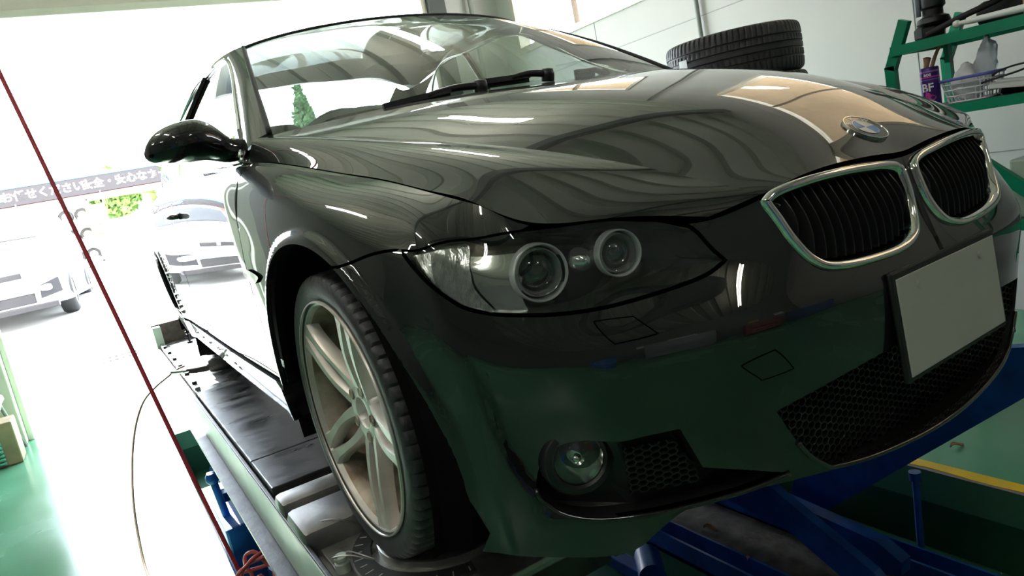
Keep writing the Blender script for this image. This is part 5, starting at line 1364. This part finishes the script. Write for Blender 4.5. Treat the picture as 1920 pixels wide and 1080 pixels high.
# workshop furniture behind the camera, seen only in the paintwork
mat('cab_red', (.25, .02, .02), rough=.35); mat('cab_grey', (.22, .23, .24), rough=.4); mat('cab_blue', (.02, .08, .25), rough=.4)
def cabinet(x, y, w, d, h, m, label, nd=5):
    o = empty('tool_cabinet', (x, y, FZ)); tag(o, label, 'cabinet')
    b = MB(); b.box(-d/2, d/2, -w/2, w/2, .08, h, .01); b.build('body', m, o)
    for i in range(nd):
        z0 = .12+(h-.16)*i/nd; z1 = z0+(h-.16)/nd-.02
        b = MB(); b.box(-d/2-.015, -d/2, -w/2+.03, w/2-.03, z0, z1, .004); f = b.build('drawer', m, o)
        b = MB(); b.box(-d/2-.04, -d/2-.015, -w*.3, w*.3, z1-.05, z1-.03, .004); b.build('handle', 'satin_metal', f)
    for sx in (-1, 1):
        for sy in (-1, 1): b = MB(); b.cyl((sx*d*.4, sy*w*.42-.015, .04), (sx*d*.4, sy*w*.42+.015, .04), .04, n=14); b.build('castor', 'rubber', o)
mat('drum_blue', (.02, .14, .42), rough=.3)
for x, y, lab in ((3.2, -2.3, 'blue oil drum standing apart by the left of the tool cabinets'), (3.9, -3.0, 'blue oil drum beside the tall grey cabinet')):
    b = MB(); b.lathe([(0, 0), (.285, 0), (.29, .01), (.285, .03), (.285, .28), (.295, .295), (.285, .31), (.285, .57), (.295, .585), (.285, .60), (.285, .85), (.29, .88), (.27, .87), (0, .865)], (x, y, FZ), (0, 0, 1), 36); tag(b.build('oil_drum', 'drum_blue', smooth=True, autos=40), lab, 'drum', 'blue oil drums')
for k, (y, z, w, h, m, lab) in enumerate(((-2.6, 1.1, .5, .7, 'paper', 'large white notice on the front wall, leftmost'), (-1.6, 1.5, .4, .3, 'paper', 'small white notice on the front wall above the grey cabinet'), (.9, 1.0, .6, .4, 'banner_y', 'yellow notice on the front wall above the red cabinet'), (2.2, 1.3, .4, .55, 'paper', 'white notice on the front wall near the side wall'))):
    mat('banner_y', (.75, .5, .1), rough=.5)
    b = MB(); b.box(XF-.012, XF-.001, y-w/2, y+w/2, z-h/2, z+h/2); tag(b.build('notice', m), lab, 'notice')
cabinet(4.6, .6, 1.1, .5, 1.0, 'cab_red', 'red roller tool cabinet facing the front of the car'); cabinet(4.6, -1.2, 1.0, .5, 1.6, 'cab_grey', 'tall grey tool cabinet facing the front of the car'); cabinet(4.6, 1.9, .9, .5, 1.3, 'cab_blue', 'blue tool cabinet facing the front of the car')

# ================================================================ the forecourt outside
mat('forecourt', (.50, .50, .48), rough=.85, var=.08, vscale=1.2, bump=.1, bscale=30)
b = MB(); xs = [XR-.02, -6.4, -7.4, -8.6, -10, -13, -20, -32, -70]; zs = [FZ, -.46, -.27, -.06, .03, .14, .38, .5, .6]
V = [];
for x, z in zip(xs, zs): V += [(x, -45, z), (x, -8, z), (x, 20, z), (x, 60, z)]
b.add(V, [(i*4+k, (i+1)*4+k, (i+1)*4+k+1, i*4+k+1) for i in range(len(xs)-1) for k in range(3)])
b.add([(XR-.02, YW+.15, FZ-.3), (40, YW+.15, FZ-.3), (40, 60, FZ-.3), (XR-.02, 60, FZ-.3)], [(0, 1, 2, 3)])
struct(b.build('floor_outside', 'forecourt'), 'sunlit pale concrete forecourt')
gz = lambda x: float(np.interp(-x, [-q for q in xs], zs))
# drain slots
for i in range(6):
    for j in range(2):
        b = MB(); x, y = -7.0+j*.10, -1.35+i*.06; b.box(x, x+.07, y, y+.03, gz(x)+.0, gz(x)+.008); o = b.build('drain_slot', 'pipe_grey'); 
        if i == 0 and j == 0: dr = o; tag(o, 'row of small drain slots in the sunlit concrete forecourt', 'drain')
        else: o.parent = dr
# shop across the forecourt with the sign board
shop = empty('shop_front', (-21.3, -3.0, gz(-21))); tag(shop, 'roadside shop canopy with a dark sign board of white lettering', 'shop')
S0 = Vector((-21.3, -3.0, gz(-21)))
def so(mb, name, m, parent=None): mb.v = [(x-S0.x, y-S0.y, z-S0.z) for x, y, z in mb.v]; return mb.build(name, m, parent or shop)
mat('sign_grey', (.016, .014, .019), rough=.5); mat('sign_cyan', (.05, .42, .70), rough=.4); mat('sign_white', (.9, .9, .9), rough=.5); mat('roof_red', (.35, .10, .08), rough=.6); mat('shop_wall', (.70, .69, .66), rough=.7); mat('inside_shade', (.07, .07, .08), rough=.7)
b = MB(); b.box(-21.4, -21.02, -9.0, 1.1, 2.22, 2.66); board = so(b, 'sign_board', 'sign_grey')
b = MB(); b.box(-21.42, -21.0, -9.0, 1.1, 2.66, 2.76); so(b, 'cyan_band', 'sign_cyan')
b = MB(); b.box(-21.5, -21.0, -9.0, 1.1, 2.04, 2.20); so(b, 'canopy_edge', 'roof_red')
for y in (-8.6, -5.6, -2.3, .95): b = MB(); b.box(-21.3, -21.1, y-.07, y+.07, gz(-21), 2.2); so(b, 'canopy_post', 'shop_wall')
b = MB(); b.box(-24.0, -23.7, -9.0, -1.2, gz(-23), 3.2); so(b, 'shop_wall', 'shop_wall')
b = MB(); b.box(-23.7, -23.67, -8.5, -2.6, gz(-23)+.1, 1.9); so(b, 'opening_shade', 'inside_shade')  # flat dark sheet on the wall: the shaded interior is put into its colour
MT = Matrix(((0, 0, 1, -21.01-S0.x), (1, 0, 0, 0), (0, 1, 0, 0), (0, 0, 0, 1)))
for txt, y, z, s in (('お任せください！', -1.60, 2.44, .27), ('安全・安心なカー', .22, 2.44, .27)):
    M = Matrix.Translation((-21.012-S0.x, y-S0.y, z-S0.z)) @ Matrix(((0, 0, 1, 0), (1, 0, 0, 0), (0, 1, 0, 0), (0, 0, 0, 1)))
    text_mesh('sign_letters', txt, s, 'sign_white', M, board, .004, bold=True)
b = MB(); b.box(-21.015, -21.0, -2.74, -2.56, 2.36, 2.54); b.v = [(x-S0.x, y-S0.y, z-S0.z) for x, y, z in b.v]; b.build('sign_mark', 'sign_cyan', board)
# tyre racks
RZ0 = gz(-19)
mat('rack_steel', (.10, .10, .11), rough=.5)
def far_rack(y0, w, label):
    o = empty('tyre_rack', (-19.0, y0, RZ0)); tag(o, label, 'rack', 'tyre racks across the forecourt'); H = 1.65
    for yy in (0, w):
        for xx in (-.25, .25): b = MB(); b.box(xx-.03, xx+.03, yy-.03, yy+.03, 0, H); b.build('post', 'rack_steel', o)
    for z in (.12, .62, 1.10, 1.60):
        b = MB(); b.box(-.28, .28, 0, w, z-.03, z+.0); b.build('tier', 'shop_wall', o)
    return o
def far_tyre(y, z, lab, first=[None]):
    if first[0] is None:
        m = MB(); m.lathe([(.09, -.09), (.145, -.10), (.163, -.07), (.167, 0), (.163, .07), (.145, .10), (.09, .09), (.09, -.09)], (0, 0, 0), (1, 0, 0), 28); first[0] = m.build('display_tyre', 'rubber', smooth=True, autos=40); o = first[0]
    else: o = first[0].copy(); COL.objects.link(o)
    o.location = (-18.9, y, z); tag(o, lab, 'tyre', 'display tyres on the far racks'); return o
mat('price_card', (.85, .86, .88), rough=.5); mat('card_blue', (.10, .25, .60), rough=.5)
ROW = ['bottom', 'middle', 'top']; PL = ['left', 'centre', 'right']
for rk, (y0, nm) in enumerate(((-1.92, 'nearer the white wall'), (-3.35, 'half hidden by the frame edge'))):
    frk = far_rack(y0, 1.05 if rk == 0 else 1.2, 'steel tyre rack with price cards across the forecourt, '+nm)
    for r, z in enumerate((.12, .62, 1.10)):
        for k in range(3 if rk == 0 else 2):
            y = y0+.18+k*.345 if rk == 0 else y0+.55+k*.4
            far_tyre(y, RZ0+z+.168, 'display tyre, %s row, %s, on the rack %s' % (ROW[r], PL[k], nm))
            m = MB(); m.box(.285, .295, y-y0-.12, y-y0+.12, z-.10, z+.11); pc = m.build('price_card', 'price_card', frk)
            m = MB(); m.box(.295, .298, y-y0-.09, y-y0+.07, z+.0, z+.05); m.build('card_print', 'card_blue', pc)
# yellow banners
mat('banner_yellow', (.80, .55, .08), rough=.6)
for y, x, lab in ((-.80, -18.3, 'tall yellow banner flag beside the white wall across the forecourt'), (-2.50, -18.2, 'tall yellow banner flag between the two far tyre racks')):
    o = empty('banner_flag', (x, y, gz(x))); tag(o, lab, 'banner')
    m = MB(); m.cyl((0, .24, 0), (0, .24, 1.75), .012, n=8); m.build('pole', 'satin_metal', o); m = MB(); m.cyl((0, .24, 0), (0, .24, .06), .16, n=18); m.build('base', 'rack_steel', o)
    m = MB(); V = []
    for i in range(9):
        for k in range(5): V.append((.03*math.sin(i*.9+k), .24-.4*k/4, .45+1.0*i/8))
    m.add(V, [(i*5+k, i*5+k+1, (i+1)*5+k+1, (i+1)*5+k) for i in range(8) for k in range(4)]); f = m.build('flag', 'banner_yellow', o, smooth=True)
    for i in range(4): m = MB(); m.box(.045, .05, -.06, .12, .56+i*.22, .70+i*.22); m.build('flag_print', 'sign_white', f)
# low white wall and shrubs
b = MB(); b.box(-20.2, -20.0, -.72, 9.0, gz(-20)-.2, 1.42, .01); tag(b.build('boundary_wall', 'sign_white'), 'low white boundary wall beyond the forecourt', 'wall')
mat('leaf_green', (.09, .20, .04), rough=.6, var=.5, vscale=3, col2=(.22, .34, .10)); mat('leaf_dark', (.03, .09, .03), rough=.6, var=.5, vscale=2); mat('bark', (.16, .11, .07), rough=.8)
def foliage(c, rx, rz, n, size, m, parent, seed, cone=False):
    rnd = random.Random(seed); b = MB()
    for _ in range(n):
        while True:
            p = Vector((rnd.uniform(-1, 1), rnd.uniform(-1, 1), rnd.uniform(-1, 1)))
            if p.length < 1 and p.length > .35: break
        if cone: t = (p.z+1)/2; p.x *= (1.05-t); p.y *= (1.05-t)
        q = Vector((p.x*rx, p.y*rx, p.z*rz))+Vector(c); d = Vector((rnd.gauss(0, 1), rnd.gauss(0, 1), rnd.gauss(0, 1))).normalized(); e = d.orthogonal().normalized(); s = size*rnd.uniform(.6, 1.3)
        b.add([q-d*s, q+e*s*.5, q+d*s, q-e*s*.5], [(0, 1, 2, 3)])
    o = b.build('foliage', m, parent); o['kind'] = 'stuff'; return o
def tree(x, y, h, r, label, seed, m='leaf_green', cone=False, group=None, n=900):
    o = empty('tree', (x, y, gz(x))); tag(o, label, 'tree', group)
    b = MB(); b.cyl((0, 0, 0), (0, 0, h*.6), .06+.02*r, .04, n=8); b.build('trunk', 'bark', o)
    foliage((0, 0, h*.55 if cone else h-r*.9), r*(1.9 if cone else 1), h*.46 if cone else r, n, .12+.05*r, m, o, seed, cone)
for i, (x, y, h, r, lab) in enumerate(((-22.9, -.1, 2.5, .75, 'bushy green shrub behind the white wall, nearest the shop'), (-22.9, 1.7, 2.6, .9, 'bushy green shrub behind the white wall, beside the first'), (-24.5, 3.4, 3.0, 1.2, 'larger green tree behind the white wall'))):
    tree(x, y, h, r, lab, 11+i, group='shrubs behind the white wall')
tree(-26, 6.9, 5.0, .60, 'dark conifer standing beyond the wall, seen through the windscreen', 31, 'leaf_dark', True, n=1500)
tree(-32, -14, 6.0, 2.6, 'broad tree far to the left beyond the shop', 33, n=1500)
# utility poles and wires
mat('pole_grey', (.30, .29, .27), rough=.7)
for x, y, lab in ((-27, 8.2, 'concrete utility pole beside the dark conifer'), (-29, 10.6, 'concrete utility pole behind the street lamp'), (-30, -6.5, 'concrete utility pole rising behind the shop roof'), (-24, 16.5, 'concrete utility pole on the window side of the building')):
    o = empty('utility_pole', (x, y, gz(x))); tag(o, lab, 'pole', 'utility poles along the road')
    m = MB(); m.cyl((0, 0, 0), (0, 0, 9.5), .17, .12, n=14); m.build('shaft', 'pole_grey', o, smooth=True)
    for z in (7.2, 8.2, 8.9): m = MB(); m.box(-.05, .05, -.9, .9, z-.05, z+.05); m.build('crossarm', 'pole_grey', o)
    m = MB(); m.cyl((.2, .3, 6.2), (.2, .3, 7.0), .22, n=16); m.build('transformer', 'pole_grey', o, smooth=True)
for k, (z, yy) in enumerate(((7.2, .8), (8.2, -.8), (8.9, .8))):
    m = MB(); m.tube([(-30, -6.5+yy, gz(-30)+z), (-28.5, 1.5, gz(-30)+z-.5), (-27, 8.2+yy, gz(-27)+z), (-25.5, 13, gz(-20)+z-.3), (-24, 16.5+yy, gz(-24)+z)], .018, 6)
    tag(m.build('power_line', 'rack_steel'), '%s power line strung between the utility poles' % ['lowest', 'middle', 'highest'][k], 'cable')
# street lamp and roof aerial
o = empty('street_lamp', (-24, 9.0, gz(-24))); tag(o, 'curved-arm street lamp beyond the white wall', 'street lamp')
m = MB(); m.tube([(0, 0, 0), (0, 0, 3.5), (0, -.25, 4.1), (0, -.9, 4.3)], .05, 8); m.build('post', 'pole_grey', o, smooth=True); m = MB(); m.box(-.12, .12, -1.35, -.85, 4.26, 4.36, .03); m.build('lamp_head', 'pole_grey', o)
o = empty('house', (-17, 13.5, gz(-17)-1.6)); tag(o, 'pale low house beyond the side windows', 'house')
m = MB(); m.box(-4, 4, -2, 4, -.5, 3.2); m.build('walls', 'shop_wall', o); m = MB(); m.prism([(-4.4, -2.4, 3.2), (-4.4, 4.4, 3.2), (-4.4, 1.0, 3.9)], (8.8, 0, 0)); m.build('roof', 'pole_grey', o)
m = MB(); m.cyl((0, -1.9, 3.2), (0, -1.9, 5.9), .03, n=6); m.beam((-.35, -1.9, 5.8), (.45, -1.9, 5.8), .03, .03)
for k in range(5): m.beam((-.3+.16*k, -2.15, 5.8), (-.3+.16*k, -1.65, 5.8), .02, .02)
m.build('aerial', 'pole_grey', o)

# ---- white hatchback parked outside, nose towards the doorway
mat('fit_white', (.82, .83, .84), rough=.2, coat=1); mat('fit_glass', (.03, .035, .04), rough=.05); mat('fit_grille', (.03, .03, .035), rough=.4)
hx, hy = -9.05, -2.35; hz = gz(-10.3)-.02
hb = empty('parked_car', (hx, hy, hz), (0, -.02, math.radians(-4))); tag(hb, 'white compact hatchback parked on the forecourt outside', 'car')
def hsec(x, hw, zb, zt, belt):
    return [(x, 0, zt), (x, hw*.55, zt-.005), (x, hw*.78, zt-.05), (x, hw*.90, lerp(zt, belt, .5)), (x, hw*.985, belt), (x, hw, lerp(belt, zb, .45)), (x, hw*.985, zb+.08), (x, hw*.93, zb), (x, 0, zb)]
secs = [hsec(.02, .55, .24, .50, .46), hsec(-.02, .70, .20, .66, .58), hsec(-.12, .80, .19, .80, .70), hsec(-.35, .845, .19, .93, .80), hsec(-.75, .85, .20, 1.03, .90), hsec(-1.25, .85, .20, 1.38, .96), hsec(-1.8, .85, .20, 1.52, .98), hsec(-2.7, .85, .20, 1.52, 1.0), hsec(-3.4, .84, .22, 1.40, 1.0), hsec(-3.85, .80, .28, 1.0, .9)]
HB = Surf(secs); U, Vv = np.linspace(0, 9, 60), np.linspace(0, 8, 50)
P = HB(*[g.ravel() for g in np.meshgrid(U, Vv, indexing='ij')]); n, mm = 60, 50; m = MB()
F = [(i*mm+k, (i+1)*mm+k, (i+1)*mm+k+1, i*mm+k+1) for i in range(n-1) for k in range(mm-1)]
m.add(P, F); m.add(P*np.array([1, -1, 1]), [tuple(reversed(f)) for f in F]); m.add([p for p in P[:mm]], [tuple(range(mm))]); m.add([p*np.array([1, -1, 1]) for p in P[:mm]], [tuple(range(mm))])
m.build('body_shell', 'fit_white', hb, smooth=True, autos=50)
def hbox(nm, mt, *a, bev=.01, par=None): m = MB(); m.box(*a, bev); return m.build(nm, mt, par or hb)
hbox('grille', 'fit_grille', .0, .045, -.42, .42, .56, .63); hbox('lower_intake', 'fit_grille', .0, .05, -.50, .50, .24, .36); hbox('bumper_lip', 'fit_white', .0, .075, -.70, .70, .36, .44, bev=.03); hbox('splitter', 'fit_grille', -.1, .04, -.72, .72, .15, .22)
for s in (-1, 1):
    m = MB(); m.prism([(.03, s*.45, .60), (.03, s*.50, .70), (-.16, s*.76, .80), (-.20, s*.80, .70), (-.02, s*.66, .60)], (.05, 0, 0)); m.build('headlamp', 'lens_solid' if 'lens_solid' in MATS else mat('lens_solid', (.55, .57, .6), rough=.1, coat=1), hb)
    m = MB(); m.prism([(.05, s*.56, .28), (.04, s*.58, .44), (-.05, s*.78, .50), (-.06, s*.79, .32)], (.03, 0, 0)); m.build('fog_bezel', 'fit_grille', hb)
    for x in (-.72, -3.2):
        m = MB(); m.lathe([(.16, -.09), (.26, -.095), (.29, -.06), (.295, 0), (.29, .06), (.26, .095), (.16, .09)], (x, s*.76, .29), (0, s, 0), 28); w = m.build('wheel', 'rubber', hb, smooth=True)
        m = MB(); m.lathe([(0, .07), (.10, .075), (.17, .085)], (x, s*.76, .29), (0, s, 0), 20); m.build('wheel_disc', 'satin_metal', w)
em = hbox('emblem', 'satin_metal', .04, .062, -.055, .055, .565, .66, bev=.012)
for y0, y1, z0, z1 in ((-.040, -.022, .58, .645), (.022, .040, .58, .645), (-.03, .03, .604, .620)): hbox('emblem_bar', 'chrome', .060, .068, y0, y1, z0, z1, bev=.003, par=em)
hbox('number_plate', 'plate_white', .075, .085, -.165, .165, .37, .535, bev=.003)
m = MB(); gs = [(-.80, .70, 1.045), (-.80, 0, 1.07), (-1.27, 0, 1.405), (-1.27, .62, 1.365)]
V = [(x+.015, y, z+.012) for x, y, z in gs]; m.add(V+[(x, -y, z) for x, y, z in V], [(0, 1, 2, 3), (4, 7, 6, 5)]); m.build('windscreen', 'fit_glass', hb)
